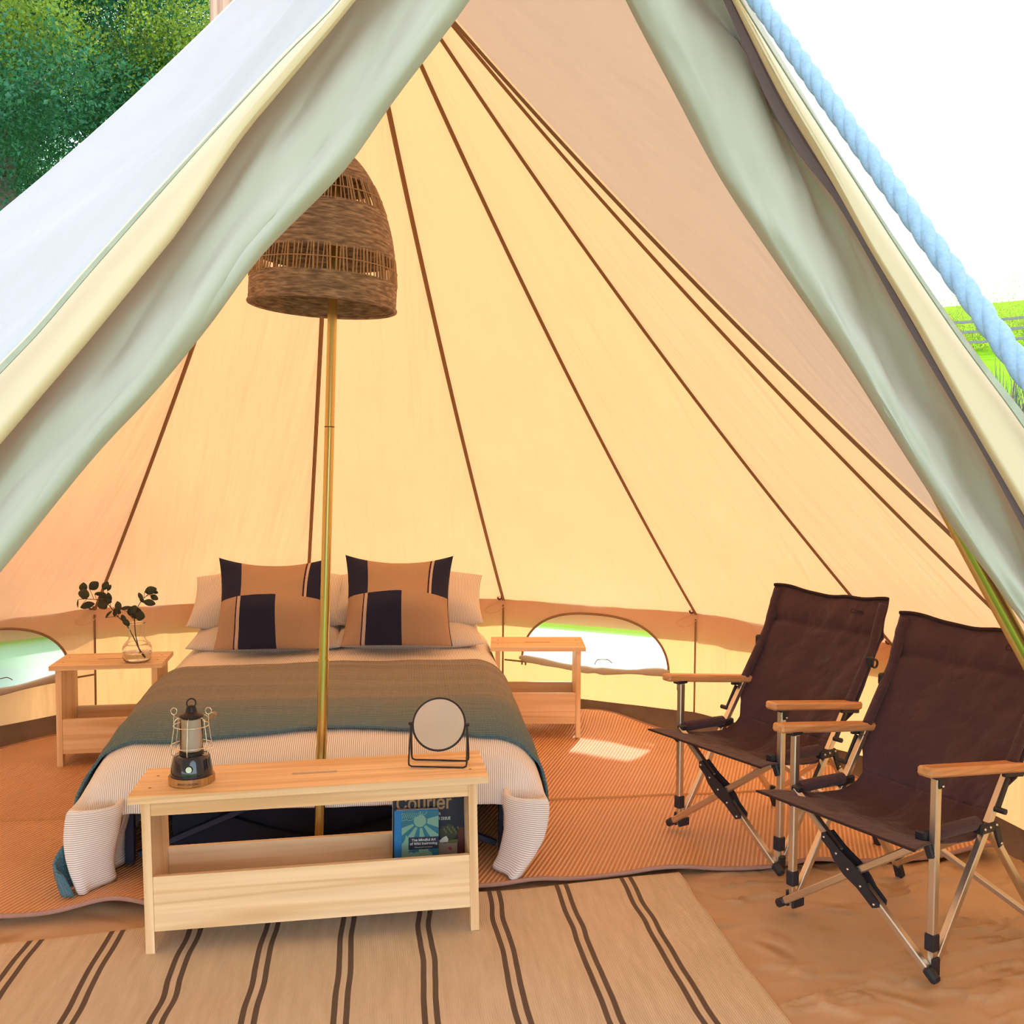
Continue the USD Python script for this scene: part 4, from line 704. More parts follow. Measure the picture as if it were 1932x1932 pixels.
    obj('front_binding', tube(P[:, 0] + [0, 0, -0.002], 0.0035, 6), FABD, ch, smooth=True)
    for e in (0, -1):
        sgn = -1 if e == 0 else 1
        sleeve = np.array([(sgn * 0.243, y, z) for y, z in resample(np.vstack([top[2] + [0.02, 0.03], top[3], top[4] - [0, 0.006]]), 30)])
        obj('side_sleeve', tube(sleeve, np.r_[np.full(20, 0.0155), np.full(10, 0.0170)], 12), FAB, ch, smooth=True, uv=np.random.default_rng(2).random((30 * 12 + 2, 2)) * 0.2)
        h = np.array([sgn * 0.256, 0.176, 0.672]); obj('strap_hook', cat(cbox((0.022, 0.030, 0.040), h, 0.006), trimesh.creation.torus(0.014, 0.004, 16, 8, transform=basis((0, 1, 0), (0, 0, 1), (1, 0, 0), h + [sgn * 0.012, 0.012, -0.006]))), BLACK, ch)
    ii, jj = 46, int(np.searchsorted(t, 0.935)); o = P[ii, jj] + np.array([0, -nl[jj, 0] * 0.0 - 0.0065, 0.0]); z_ = np.array([0, nl[jj, 0], nl[jj, 1]]); z_ = z_ if z_[1] < 0 else -z_
    up = np.cross(z_, [1.0, 0, 0]); up = up if up[2] > 0 else -up; xx = np.cross(up, z_)
    obj('print', text_plate('Coen', 0.016, basis(xx, up, z_, o + z_ * 0.004), INK), INK, ch, label='small dark printed word at the top of the back')
    return ch
chair = make_chair('brown canvas folding armchair nearer the door, partly behind the tent pole at the right edge')
copy_of(chair, 'brown canvas folding armchair standing wholly on the orange rug, further into the tent', C1, C1RZ)
# ------------------------------------------------------------------ things on the benches
GLASS = usdkit.material(stage, LOOKS + 'clear_glass', {"p": ("principled_bsdf", {"base_color": (1, 1, 1), "roughness": 0.0, "transmission_weight": 1.0, "ior": 1.45})}, surface="p.BSDF")
WATER = usdkit.material(stage, LOOKS + 'water', {"p": ("principled_bsdf", {"base_color": (1, 0.98, 0.95), "roughness": 0.0, "transmission_weight": 1.0, "ior": 1.33})}, surface="p.BSDF")
vt = at_z(259, 1248, 0.469)
vase = thing('glass_vase', 'clear glass vase with a round belly on the left side table', 'vase', loc=vt)
op = np.array([(0.0, 0.0), (0.040, 0.0), (0.055, 0.008), (0.063, 0.032), (0.0635, 0.052), (0.056, 0.080), (0.042, 0.094), (0.036, 0.103), (0.0345, 0.125), (0.036, 0.176)]); ip = np.array([(0.0338, 0.176), (0.0322, 0.125), (0.0338, 0.103), (0.040, 0.092), (0.0535, 0.078), (0.061, 0.052), (0.0605, 0.032), (0.053, 0.011), (0.040, 0.004), (0.0, 0.004)])
obj('glass_body', lathe(np.vstack([spline(op, 60), spline(ip, 60)]), 40), GLASS, vase, smooth=True)
obj('water', lathe([(0.0, 0.0045), (0.039, 0.0045), (0.052, 0.0115), (0.0595, 0.032), (0.060, 0.045), (0.0, 0.045)], 40), WATER, vase, smooth=40)
LEAF = usdkit.material(stage, LOOKS + 'eucalyptus_leaf', {"d": ("principled_bsdf", {"base_color": (0.040, 0.058, 0.030), "roughness": 0.55}), "t": ("translucent_bsdf", {"color": (0.07, 0.09, 0.02)}), "m": ("mix_closure", {"fac": 0.25}),
    "oi": ("object_info", {}), "r": ("rgb_ramp", {"ramp": [(0.0, (0.030, 0.045, 0.026)), (1.0, (0.065, 0.082, 0.042))]})}, [("oi.random", "r.fac"), ("r.color", "d.base_color"), ("d.BSDF", "m.closure1"), ("t.BSDF", "m.closure2")], surface="m.closure")
STEM = mat('eucalyptus_stem', (0.060, 0.025, 0.016), 0.7)
vy = vt[1]
def leaf_mesh(c, d, n, l, w):
    """Rounded leaf from its base c along d, facing n."""
    d = d / np.linalg.norm(d); n = n - d * (n @ d); n /= np.linalg.norm(n); s = np.cross(n, d); a = np.linspace(0, 1, 9); P = []
    for k in np.linspace(-1, 1, 5):
        wd = w / 2 * np.sin(PI * np.clip(a * 0.96 + 0.03, 0, 1)) ** 0.72; P.append(c + np.outer(a * l, d) + np.outer(k * wd, s) + np.outer((0.10 * l * np.sin(PI * a) - 0.12 * w * k * k), n))
    return slab(np.array(P), 0.0006)
def px3(px, py, dy=0.0): return at_y(px, py, vy + dy)
def euc(label, path, leaves, seed):
    r = np.random.default_rng(seed); P = spline(np.array([px3(*p) for p in path]), 40); e = thing('eucalyptus_stem', label, 'plant stem', loc=P[0])
    rr_ = np.linspace(0.0030, 0.0012, 40); obj('stem', tube(P - P[0], rr_, 7), STEM, e, smooth=True)
    for (cx, cy, ang, l, w) in leaves:
        c = px3(cx, cy, r.uniform(-0.03, 0.03)); d = math.cos(ang) * CR + math.sin(ang) * np.array([0, 0, 1.0]) + np.array([0, r.uniform(-0.25, 0.25), 0]); n = np.array([r.uniform(-0.5, 0.5), -1, r.uniform(-0.3, 0.6)])
        S = vy / FPX; base = c - d / np.linalg.norm(d) * l * S / 2; lf_ = obj('leaf', leaf_mesh(base - P[0], d, n, l * S, w * S), LEAF, e, smooth=True)
        j = np.argmin(np.linalg.norm(P - base, axis=1)); q = P[max(0, j - 2)]; obj('leaf_stalk', tube(spline([q - P[0], (q + base) / 2 - P[0] + [0, 0, 0.002], base - P[0]], 8), 0.0011, 5), STEM, lf_, smooth=True)
    return e
D_ = math.radians
euc('eucalyptus stem arching to the left, with round dark leaves, in the glass vase', [(273, 1240, -0.02), (262, 1223, -0.01), (248, 1195, 0.0), (238, 1178, 0.0), (222, 1163, 0.0), (208, 1145, 0.0), (196, 1134, -0.01), (178, 1131, -0.02), (155, 1130, -0.02)],
    [(157, 1108, D_(95), 18, 16), (158, 1121, D_(80), 20, 22), (177, 1105, D_(40), 20, 17), (199, 1105, D_(65), 17, 13), (206, 1109, D_(60), 13, 7), (186, 1120, D_(10), 16, 8), (165, 1142, D_(15), 26, 15), (194, 1128, D_(-30), 20, 22), (193, 1140, D_(-60), 22, 24), (205, 1127, D_(100), 18, 15), (203, 1134, D_(-20), 15, 12), (147, 1139, D_(-92), 15, 3), (205, 1159, D_(50), 17, 6), (223, 1143, D_(110), 18, 13), (221, 1153, D_(-30), 16, 11), (233, 1167, D_(-60), 15, 11), (238, 1174, D_(-50), 18, 11), (217, 1157, D_(-100), 12, 9)], 5)
euc('eucalyptus stem rising to the right, with round dark leaves, in the glass vase', [(270, 1238, -0.01), (261, 1220, 0.0), (255, 1190, 0.01), (254, 1170, 0.01), (258, 1150, 0.0), (264, 1138, 0.0), (272, 1128, -0.01), (282, 1120, -0.01)],
    [(284, 1114, D_(15), 24, 16), (293, 1117, D_(-20), 11, 7), (291, 1127, D_(-25), 17, 11), (282, 1137, D_(-15), 22, 13), (265, 1125, D_(115), 15, 8), (252, 1151, D_(60), 20, 17), (257, 1157, D_(-40), 24, 22), (264, 1162, D_(-20), 18, 19), (238, 1147, D_(10), 20, 7), (246, 1154, D_(80), 16, 12), (268, 1132, D_(-60), 14, 8)], 6)

# lantern
GUN = mat('gunmetal', (0.028, 0.026, 0.028), 0.32, 0.6); TEALB = usdkit.material(stage, LOOKS + 'lacquer', {"p": ("principled_bsdf", {"base_color": (0.006, 0.009, 0.016), "roughness": 0.14, "coat_weight": 0.6})}, surface="p.BSDF")
BAMB = wood('bamboo', (0.46, 0.235, 0.075), (0.34, 0.155, 0.04), 'z', 3.0, 0.4); WIRE = mat('steel_wire', (0.85, 0.82, 0.76), 0.22, 1.0)
FROST = usdkit.material(stage, LOOKS + 'frosted_tube', {"d": ("principled_bsdf", {"base_color": (0.85, 0.78, 0.68), "roughness": 0.35}), "t": ("translucent_bsdf", {"color": (0.9, 0.85, 0.75)}), "m": ("mix_closure", {"fac": 0.35})}, [("d.BSDF", "m.closure1"), ("t.BSDF", "m.closure2")], surface="m.closure")
CLEAR = usdkit.material(stage, LOOKS + 'clear_chimney', {"t": ("transparent_bsdf", {"color": (0.97, 0.97, 0.97)}), "g": ("glossy_bsdf", {"color": (1, 1, 1), "roughness": 0.03}), "f": ("fresnel", {"IOR": 1.4}), "m": ("mix_closure", {})}, [("f.fac", "m.fac"), ("t.BSDF", "m.closure1"), ("g.BSDF", "m.closure2")], surface="m.closure")
lp = on_bench(362, 1475); lan = thing('camping_lantern', 'black camping lantern with a steel wire cage on the long bench', 'lantern', loc=lp + [0, 0, 0.001], rz=math.radians(6))
bp = [(0.0, 0.0), (0.0625, 0.0), (0.0640, 0.003), (0.0640, 0.019), (0.0620, 0.022), (0.0, 0.022)]
base = obj('bamboo_base', lathe(bp, 64), BAMB, lan, smooth=40, label='pale bamboo base ring')
tm_ = meshkit.text_mesh('BRIGHT LIGHTING', 0.0046, 0.0003, bold=True); tm_.apply_translation([-tm_.bounds[1, 0] / 2, 0.0085, 0]); V = tm_.vertices; an = V[:, 0] / 0.0640 - PI / 2 + 0.02; tm_.vertices = np.stack([(0.0641 + V[:, 2]) * np.cos(an), (0.0641 + V[:, 2]) * np.sin(an), V[:, 1]], 1)
obj('engraving', tm_, mat('burnt_mark', (0.10, 0.035, 0.01), 0.8), base)
bd = obj('body', lathe(spline([(0.0, 0.022), (0.058, 0.022), (0.0585, 0.026), (0.0535, 0.060), (0.0500, 0.074), (0.047, 0.079), (0.040, 0.081), (0.0, 0.082)], 60), 64), TEALB, lan, smooth=40, label='glossy black tapered body')
kb = basis((1, 0, 0), (0, 0.10, 0.995), (0, -0.995, 0.10), (0.004, -0.0545, 0.050)); kn = trimesh.creation.cylinder(0.0085, 0.010, 32, transform=kb); ob_k = obj('knob', kn, RIVET, lan, label='round brushed steel dial')
obj('dial_ring', tube(np.array([(kb[:3, 3] + kb[:3, 0] * 0.0098 * math.cos(q) + kb[:3, 1] * 0.0098 * math.sin(q)) for q in np.arange(28) * 2 * PI / 28]), 0.0011, 6, True), BLACK, ob_k, smooth=True)
obj('seat_disc', lathe([(0.0, 0.081), (0.034, 0.081), (0.034, 0.088), (0.0, 0.088)], 32), GUN, lan, smooth=30)
obj('chimney', lathe([(0.0318, 0.086), (0.0300, 0.186)], 40), CLEAR, lan, smooth=True, label='clear glass chimney')
obj('light_tube', lathe([(0.0, 0.092), (0.0285, 0.092), (0.0270, 0.182), (0.0, 0.182)], 36), FROST, lan, smooth=40, label='frosted inner tube')
cap = obj('cap', lathe(spline([(0.0, 0.186), (0.026, 0.184), (0.0335, 0.188), (0.0340, 0.191), (0.026, 0.197), (0.017, 0.202), (0.0145, 0.210), (0.012, 0.217), (0.006, 0.220), (0.0, 0.221)], 60), 48), GUN, lan, smooth=40)
obj('top_ring', trimesh.creation.torus(0.0125, 0.0022, 28, 10, transform=basis((1, 0, 0), (0, 0.35, 0.94), (0, -0.94, 0.35), (0, 0, 0.226))), BLACK, cap, smooth=True)
cg = lambda r, z, n=60: tube(np.array([(r * math.cos(q), r * math.sin(q), z) for q in np.arange(n) * 2 * PI / n]), 0.0014, 6, True)
obj('cage_ring', cg(0.0490, 0.163), WIRE, lan, smooth=True); obj('cage_ring', cg(0.0570, 0.106), WIRE, lan, smooth=True)
for q in (0.5, 1.55, 2.6, 3.65, 4.70, 5.75):
    c_, s_ = math.cos(q), math.sin(q); pts_ = [(0.036, 0.0825), (0.052, 0.083), (0.0585, 0.090), (0.0570, 0.106), (0.0490, 0.163), (0.047, 0.180), (0.032, 0.188)]
    obj('cage_wire', tube(spline([(r * c_, r * s_, z) for r, z in pts_], 30), 0.0014, 6), WIRE, lan, smooth=True)
for e in (-1, 1):
    obj('side_loop', tube(np.array([(e * (0.0475 + 0.0 * q) + e * 0.0085 * math.sin(q) * 1.0, -0.002, 0.2035 - 0.0095 * math.cos(q)) for q in np.linspace(0, 2 * PI, 28)]), 0.0014, 6), WIRE, lan, smooth=True)
    obj('loop_wire', tube(spline([(e * 0.0485, -0.002, 0.163), (e * 0.0480, -0.002, 0.185), (e * 0.0475, -0.002, 0.194)], 10), 0.0014, 6), WIRE, lan, smooth=True)
obj('carry_handle', cat(tube(spline([(0.054, 0.004, 0.196), (0.060, 0.030, 0.188), (0.050, 0.052, 0.172), (0.020, 0.062, 0.160), (0.0, 0.064, 0.157), (-0.020, 0.062, 0.160), (-0.046, 0.046, 0.170), (-0.054, 0.004, 0.196)], 40), 0.0014, 6)), WIRE, lan, smooth=True)
obj('rope_grip', tube(spline([(0.058, 0.020, 0.192), (0.060, 0.034, 0.186), (0.052, 0.050, 0.174), (0.030, 0.060, 0.164)], 24), 0.0050 + 0.0006 * np.sin(np.arange(24) * 2.4), 8), mat('grip_cord', (0.40, 0.28, 0.16), 0.9), lan, smooth=True, label='tan cord wound round the handle')

# table mirror
mp = on_bench(828, 1443); mir = thing('table_mirror', 'round table mirror in a thin black frame on the long bench', 'mirror', loc=mp + [0, 0, 0.001], rz=math.radians(-3))
MIRR = usdkit.material(stage, LOOKS + 'mirror', {"g": ("glossy_bsdf", {"color": (0.90, 0.90, 0.90), "roughness": 0.0})}, surface="g.BSDF")
mc = np.array([0.0, 0.0, 0.1215]); al = math.radians(27); mx_, mz_ = np.array([1.0, 0, 0]), np.array([0, math.sin(al), math.cos(al)]); mn = np.array([0, -math.cos(al), math.sin(al)])
Rm = basis(mx_, mz_, np.cross(mx_, mz_), mc)
obj('glass', trimesh.creation.cylinder(0.0755, 0.003, 72, transform=Rm), MIRR, mir, label='round mirror glass')
q = np.arange(80) * 2 * PI / 80; fr = lambda r, o=0.0: (mc + r * np.cos(q)[:, None] * mx_ + r * np.sin(q)[:, None] * mz_ - mn * o)
obj('frame', tube(fr(0.0775), 0.0033, 8, True), BLACKM, mir, smooth=True)
obj('back_plate', trimesh.creation.cylinder(0.0755, 0.002, 60, transform=basis(mx_, mz_, np.cross(mx_, mz_), mc - mn * 0.004)), BLACKM, mir)
for e in (-1, 1): obj('pivot', trimesh.creation.cylinder(0.0045, 0.014, 14, transform=basis((0, 1, 0), (0, 0, 1), (1, 0, 0), (e * 0.084, 0, 0.1215))), BLACKM, mir)
for yb in (-0.034, 0.034):
    w = 0.084; rc = 0.008
    obj('stand_wire', tube(resample(np.array([(-w, 0.0, 0.1215), (-w - 0.002, yb * 0.85, 0.018), (-w - 0.001, yb * 0.97, 0.007), (-w + 0.008, yb, 0.0028), (w - 0.008, yb, 0.0028), (w + 0.001, yb * 0.97, 0.007), (w + 0.002, yb * 0.85, 0.018), (w, 0.0, 0.1215)]), 90), 0.0026, 7), BLACKM, mir, smooth=True)

# book and magazine standing in the bench's tray
BM = rotz(B1['rz'])
def bench_local(x, y, z): return B1['loc'] + BM @ np.array([x, y, z - math.tan(B1['tilt']) * x])
def flat(name, poly, z, th, parent, m, label=None): return obj(name, prism(poly, th, basis((1, 0, 0), (0, 0, 1), (0, -1, 0), (0, -z, 0))), m, parent, label=label)
ink = lambda n, c, r=0.5: mat('print_' + n, c, r)
BLUE, TEAL, PALE, DK, WHT, GOLD, NIGHT = ink('blue', (0.008, 0.165, 0.42)), ink('teal', (0.012, 0.14, 0.20)), ink('pale', (0.17, 0.34, 0.25)), ink('dark', (0.008, 0.014, 0.035)), ink('white', (0.62, 0.60, 0.50)), ink('gold', (0.36, 0.21, 0.085)), ink('night', (0.008, 0.009, 0.022))
GRN, DGRN, SAND, PINK, RUST = ink('green', (0.12, 0.13, 0.035)), ink('shrub', (0.035, 0.04, 0.015)), ink('sand', (0.30, 0.23, 0.16)), ink('pink', (0.30, 0.06, 0.06)), ink('rust', (0.10, 0.025, 0.012))
PAPER = mat('paper_edge', (0.55, 0.50, 0.42), 0.8)
def local_of(px, py, y):                              # bench-local x and z of a pixel on the plane local y
    n = BM @ np.array([0, 1.0, 0]); p = at_plane(px, py, n, n @ (B1['loc'] + BM @ np.array([0, y, 0]))); l = BM.T @ (p - B1['loc']); return l[0], l[2] + math.tan(B1['tilt']) * l[0]
xl, zt = local_of(744, 1532, 0.01); xr_, _ = local_of(828, 1528, 0.01); BW = xr_ - xl; zb = 0.092; BH = zt - zb
bk = thing('book', 'blue book with a sun print cover standing in the bench tray', 'book', loc=bench_local((xl + xr_) / 2, 0.012, zb), rz=B1['rz'])
obj('cover', cbox((BW, 0.016, BH), (0, 0.009, BH / 2), 0.001), BLUE, bk, label='blue cover'); obj('page_block', cbox((BW - 0.008, 0.012, 0.001), (0.002, 0.009, BH + 0.0004), 0.0002), PAPER, bk)
pic = sbox(-BW / 2 + 0.022, 0.004, BW / 2 - 0.001, BH - 0.002); flat('picture_panel', pic, 0.0002, 0.0007, bk, TEAL, 'teal printed picture of a sun and rays')
SC = np.array([0.010, BH - 0.032]); rays = []
for a0, a1 in ((-22, 14), (-58, -38), (-92, -74), (-128, -110), (-160, -142)):
    a0, a1 = math.radians(a0), math.radians(a1); rays.append(Polygon([SC, SC + 0.3 * np.array([math.cos(a0), math.sin(a0)]), SC + 0.3 * np.array([math.cos(a1), math.sin(a1)])]).intersection(pic).difference(Point(*SC).buffer(0.022)))
flat('sun_rays', __import__('shapely').union_all(rays), 0.0009, 0.0004, bk, PALE)
disc = Point(*SC).buffer(0.0185); cloud = __import__('shapely').union_all([Point(-0.040, BH - 0.012).buffer(0.017), Point(-0.020, BH - 0.016).buffer(0.014), Point(-0.002, BH - 0.008).buffer(0.012), Point(0.02, BH - 0.004).buffer(0.010)]).intersection(pic)
flat('sun_disc', disc.difference(cloud), 0.0009, 0.0005, bk, PALE)
for g in range(12):
    pass
hat = __import__('shapely').union_all([affinity.rotate(sbox(-0.046 + 0.006 * k_, BH - 0.024, -0.0445 + 0.006 * k_, BH - 0.006), -25) for k_ in range(11)]).intersection(cloud)
flat('cloud_lines', hat.union(cloud.boundary.buffer(0.0007)).intersection(pic), 0.0009, 0.0004, bk, PALE)
tb_ = sbox(-BW / 2 + 0.042, BH - 0.118, BW / 2 - 0.0005, BH - 0.081); flat('title_box', tb_, 0.0011, 0.0006, bk, DK)
def words(txt, h, cx, z, off, parent, m, bold=False):
    t_ = meshkit.text_mesh(txt, h, 0.0003, bold=bold); t_.apply_translation([-t_.bounds[1, 0] / 2 + cx, z, 0]); t_.apply_transform(basis((1, 0, 0), (0, 0, 1), (0, -1, 0), (0, -off, 0))); return obj('lettering', t_, m, parent)
tcx = (tb_.bounds[0] + tb_.bounds[2]) / 2
words('The Mindful Art', 0.0072, tcx, BH - 0.093, 0.0018, bk, WHT, True); words('of Wild Swimming', 0.0070, tcx, BH - 0.104, 0.0018, bk, WHT, True); words('Reflections for Zen Seekers', 0.0030, tcx, BH - 0.113, 0.0018, bk, WHT)
fern = __import__('shapely').union_all([affinity.rotate(affinity.scale(Point(-0.038 + 0.004 * k_, BH - 0.10 + 0.007 * (k_ % 3)).buffer(1), 0.003, 0.012), 20 * (k_ - 2)) for k_ in range(5)] + [affinity.scale(Point(-0.035 + 0.018 * k_, BH - 0.135).buffer(1), 0.010, 0.009) for k_ in range(5)]).intersection(pic)
flat('water_plants', fern, 0.0009, 0.0003, bk, PALE)
mxl, _ = local_of(741, 1520, 0.04); mxr, _ = local_of(877, 1512, 0.04); MW = mxr - mxl; MH = 0.285
mg = thing('magazine', 'dark magazine behind the blue book in the bench tray', 'magazine', loc=bench_local((mxl + mxr) / 2, 0.040, zb), rz=B1['rz'])
obj('cover', cbox((MW, 0.007, MH), (0, 0.004, MH / 2), 0.0006), NIGHT, mg, label='near black cover'); obj('spine_edge', cbox((0.0016, 0.0072, MH), (-MW / 2 - 0.0006, 0.004, MH / 2), 0.0003), PAPER, mg)
mt = meshkit.text_mesh('Courier', 0.040, 0.0004, bold=True); f_ = 0.168 / mt.bounds[1, 0]; mt.apply_scale([f_, 1, 1]); mt.apply_translation([-MW / 2 + 0.008, 0, 0])
_, zc = local_of(800, 1527, 0.04); mt.apply_transform(basis((1, 0, 0), (0, 0, 1), (0, -1, 0), (0, -0.0003, zc - zb))); obj('lettering', mt, GOLD, mg, label='large rounded gold title')
for txt, px, py in (('SUMMER', 805, 1537), ('WEEKENDER ISSUE', 820, 1545)):
    x_, z_ = local_of(850 if 'ISS' in txt else 831, py, 0.04); t_ = meshkit.text_mesh(txt, 0.0088, 0.0003, bold=True); t_.apply_scale([0.8, 1, 1]); t_.apply_translation([-t_.bounds[1, 0] + (x_ - (mxl + mxr) / 2), 0, 0]); t_.apply_transform(basis((1, 0, 0), (0, 0, 1), (0, -1, 0), (0, -0.0003, z_ - zb))); obj('lettering', t_, WHT, mg)
def mpoly(pts, m, name, k_): return flat(name, Polygon([(local_of(px, py, 0.04)[0] - (mxl + mxr) / 2, local_of(px, py, 0.04)[1] - zb) for px, py in pts]), 0.0002 + 0.0002 * k_, 0.0003, mg, m)
mpoly([(800, 1590), (863, 1586), (863, 1640), (800, 1640)], SAND, 'photo_path', 0); mpoly([(800, 1586), (864, 1582), (864, 1589), (800, 1592)], GRN, 'photo_lawn', 1)
sh_ = rng.random((26, 2)); mpoly([(832 + 15 * math.cos(a_) * (1 + 0.35 * sh_[i, 0]) + 12, 1570 + 13 * math.sin(a_) * (1 + 0.4 * sh_[i, 1])) for i, a_ in enumerate(np.arange(26) * 2 * PI / 26)], DGRN, 'photo_shrub', 2)
for i in range(9): mpoly([(836 + 3.2 * i, 1564 + 5 * math.sin(i * 2.1)), (839 + 3.2 * i, 1561 + 5 * math.sin(i * 2.1)), (840 + 3.2 * i, 1568 + 5 * math.sin(i * 2.1))], GRN, 'photo_leaf', 4)
mpoly([(829, 1585), (836, 1579), (842, 1576), (846, 1582), (845, 1587), (830, 1589)], WHT, 'photo_rocks', 5); mpoly([(845, 1598), (850, 1596), (853, 1602), (849, 1603)], PINK, 'photo_mark', 3); mpoly([(864, 1560), (875, 1559), (875, 1640), (864, 1640)], RUST, 'photo_door', 1)
# ------------------------------------------------------------------ door pole, guy rope
pa = door(1888, 1148, 0.975); ptop = PEAK + np.array([0.03, 0.16, -0.10]); dpd = (pa - ptop) / np.linalg.norm(pa - ptop); pft = ptop + dpd * ((0.0 - ptop[2]) / dpd[2])
dp = thing('door_pole', 'slanting brass coloured pole emerging below the right door flap', 'tent pole', loc=pft)
mid = pft + (ptop - pft) * 0.66
obj('pole_section', tube(np.array([[0, 0, 0.004], (mid - pft)]), 0.0095, 24), BRASS, dp, smooth=35); obj('pole_section', tube(np.array([(mid - pft), (ptop - pft)]), 0.0088, 24), BRASS, dp, smooth=35)
obj('foot', tube(np.array([[0, 0, 0.002], (mid - pft) * 0.02]), 0.013, 16), BLACK, dp, smooth=35)
ROPEM = mat('white_rope', (0.155, 0.235, 0.305), 0.85, color2=(0.21, 0.29, 0.36), nscale=200, bump=0.5, bscale=500, bdist=0.001)
ra, rb = at_y(1428, 0, 0.83), at_y(1932, 700, 0.575); rd = rb - ra                     # one straight line from the ridge to its peg in the grass
RP3 = np.linspace(ra - rd * 0.92, ra + rd * ((0.02 - ra[2]) / rd[2]), 900); Pp, Tt, Aa, Bb = frames(RP3); Ls = np.r_[0, np.cumsum(np.linalg.norm(np.diff(RP3, axis=0), axis=1))]
rope = thing('guy_rope', 'thick pale twisted guy rope slanting across the white sky', 'rope', loc=RP3[0])
for k in range(3):
    ph = Ls * 2 * PI / 0.060 + k * 2 * PI / 3; r_ = 0.0026; obj('strand', tube(Pp + r_ * (np.cos(ph)[:, None] * Aa + np.sin(ph)[:, None] * Bb) - RP3[0], 0.0047, 12), ROPEM, rope, smooth=True)
obj('end_knot', trimesh.creation.icosphere(2, 0.016).apply_translation([0, 0, 0.004]), ROPEM, rope, smooth=True)

# ------------------------------------------------------------------ meadow, trees, fence, weeds
def ground(x, y):
    d = np.clip(0.5 * x + 0.866 * y - 7.5, 0, None); return -0.09 + np.where(d > 0, 0.185 * d * np.clip(d / 6, 0, 1), 0) + 0.02 * np.sin(x * 1.7) * np.cos(y * 1.3)
gx = np.unique(np.r_[np.linspace(-8, 9, 120), np.linspace(-60, 60, 61)]); gy = np.unique(np.r_[np.linspace(-4, 14, 120), np.linspace(-20, 70, 61)]); X, Y = np.meshgrid(gx, gy, indexing='ij')
GRASS = usdkit.material(stage, LOOKS + 'meadow', {"tc": ("texture_coordinate", {}), "n": ("noise_texture", {"scale": 1.2, "detail": 8.0, "roughness": 0.7}), "r": ("rgb_ramp", {"ramp": [(0.35, (0.07, 0.13, 0.010)), (0.55, (0.12, 0.20, 0.016)), (0.7, (0.18, 0.25, 0.03))]}), "p": ("principled_bsdf", {"roughness": 0.95}), "b": ("bump", {"strength": 0.6, "distance": 0.05})},
    [("tc.object", "n.vector"), ("n.fac", "r.fac"), ("r.color", "p.base_color"), ("n.fac", "b.height"), ("b.normal", "p.normal")], surface="p.BSDF")
near = gy <= 7.02; far = gy >= 6.9
FIELD = mat('field_grass', (0.13, 0.29, 0.012), 1.0, color2=(0.19, 0.36, 0.02), nscale=0.6, spec=0.0)
obj('lawn', sheet(np.stack([X, Y, ground(X, Y)], -1)[:, near]), GRASS, smooth=True, kind='structure', label='mown grass around the tent')
obj('field', sheet(np.stack([X, Y, ground(X, Y)], -1)[:, far]), FIELD, smooth=True, kind='structure', label='bright green field rising behind the tent to a fence')
def leaf_mat(name, a, b, tr):
    return usdkit.material(stage, LOOKS + name, {"oi": ("object_info", {}), "ge": ("geometry", {}), "ad": ("math", {"math_type": "add"}), "fr": ("math", {"math_type": "fraction"}), "r": ("rgb_ramp", {"ramp": [(0.0, a), (1.0, b)]}), "d": ("principled_bsdf", {"roughness": 0.5}), "t": ("translucent_bsdf", {"color": tr}), "m": ("mix_closure", {"fac": 0.35})},
        [("oi.random", "ad.value1"), ("ge.random_per_island", "ad.value2"), ("ad.value", "fr.value1"), ("fr.value", "r.fac"), ("r.color", "d.base_color"), ("d.BSDF", "m.closure1"), ("t.BSDF", "m.closure2")], surface="m.closure")
LF_A = leaf_mat('hedge_leaf', (0.016, 0.105, 0.070), (0.045, 0.190, 0.090), (0.06, 0.24, 0.06)); LF_B = leaf_mat('young_leaf', (0.13, 0.24, 0.02), (0.26, 0.36, 0.04), (0.34, 0.42, 0.04)); BARK = mat('bark', (0.10, 0.085, 0.065), 0.9, color2=(0.19, 0.17, 0.14), nscale=20)
def cluster(seed, n, R, l, elong=1.0):
    r = np.random.default_rng(seed); V, F = [], []
    tw = np.array([0.0, 0, 0])
    for i in range(n):
        c = r.normal(size=3) * R * np.array([elong, 0.55, 0.45]) * 0.5; d = r.normal(size=3) + np.array([1.0 * elong, 0, 0.3]); d /= np.linalg.norm(d); s = np.cross(d, r.normal(size=3)); s /= np.linalg.norm(s); q = l * r.uniform(0.6, 1.25); nn = np.cross(d, s) * 0.18
        k = len(V); V += [c - d * q * 0.5, c + s * q * 0.32 + nn * q, c + d * q * 0.5, c - s * q * 0.32 + nn * q]; F += [(k, k + 1, k + 2), (k, k + 2, k + 3)]
    return trimesh.Trimesh(np.array(V), np.array(F), process=False)
proto = UsdGeom.Scope.Define(stage, '/World/Looks/proto') if False else None
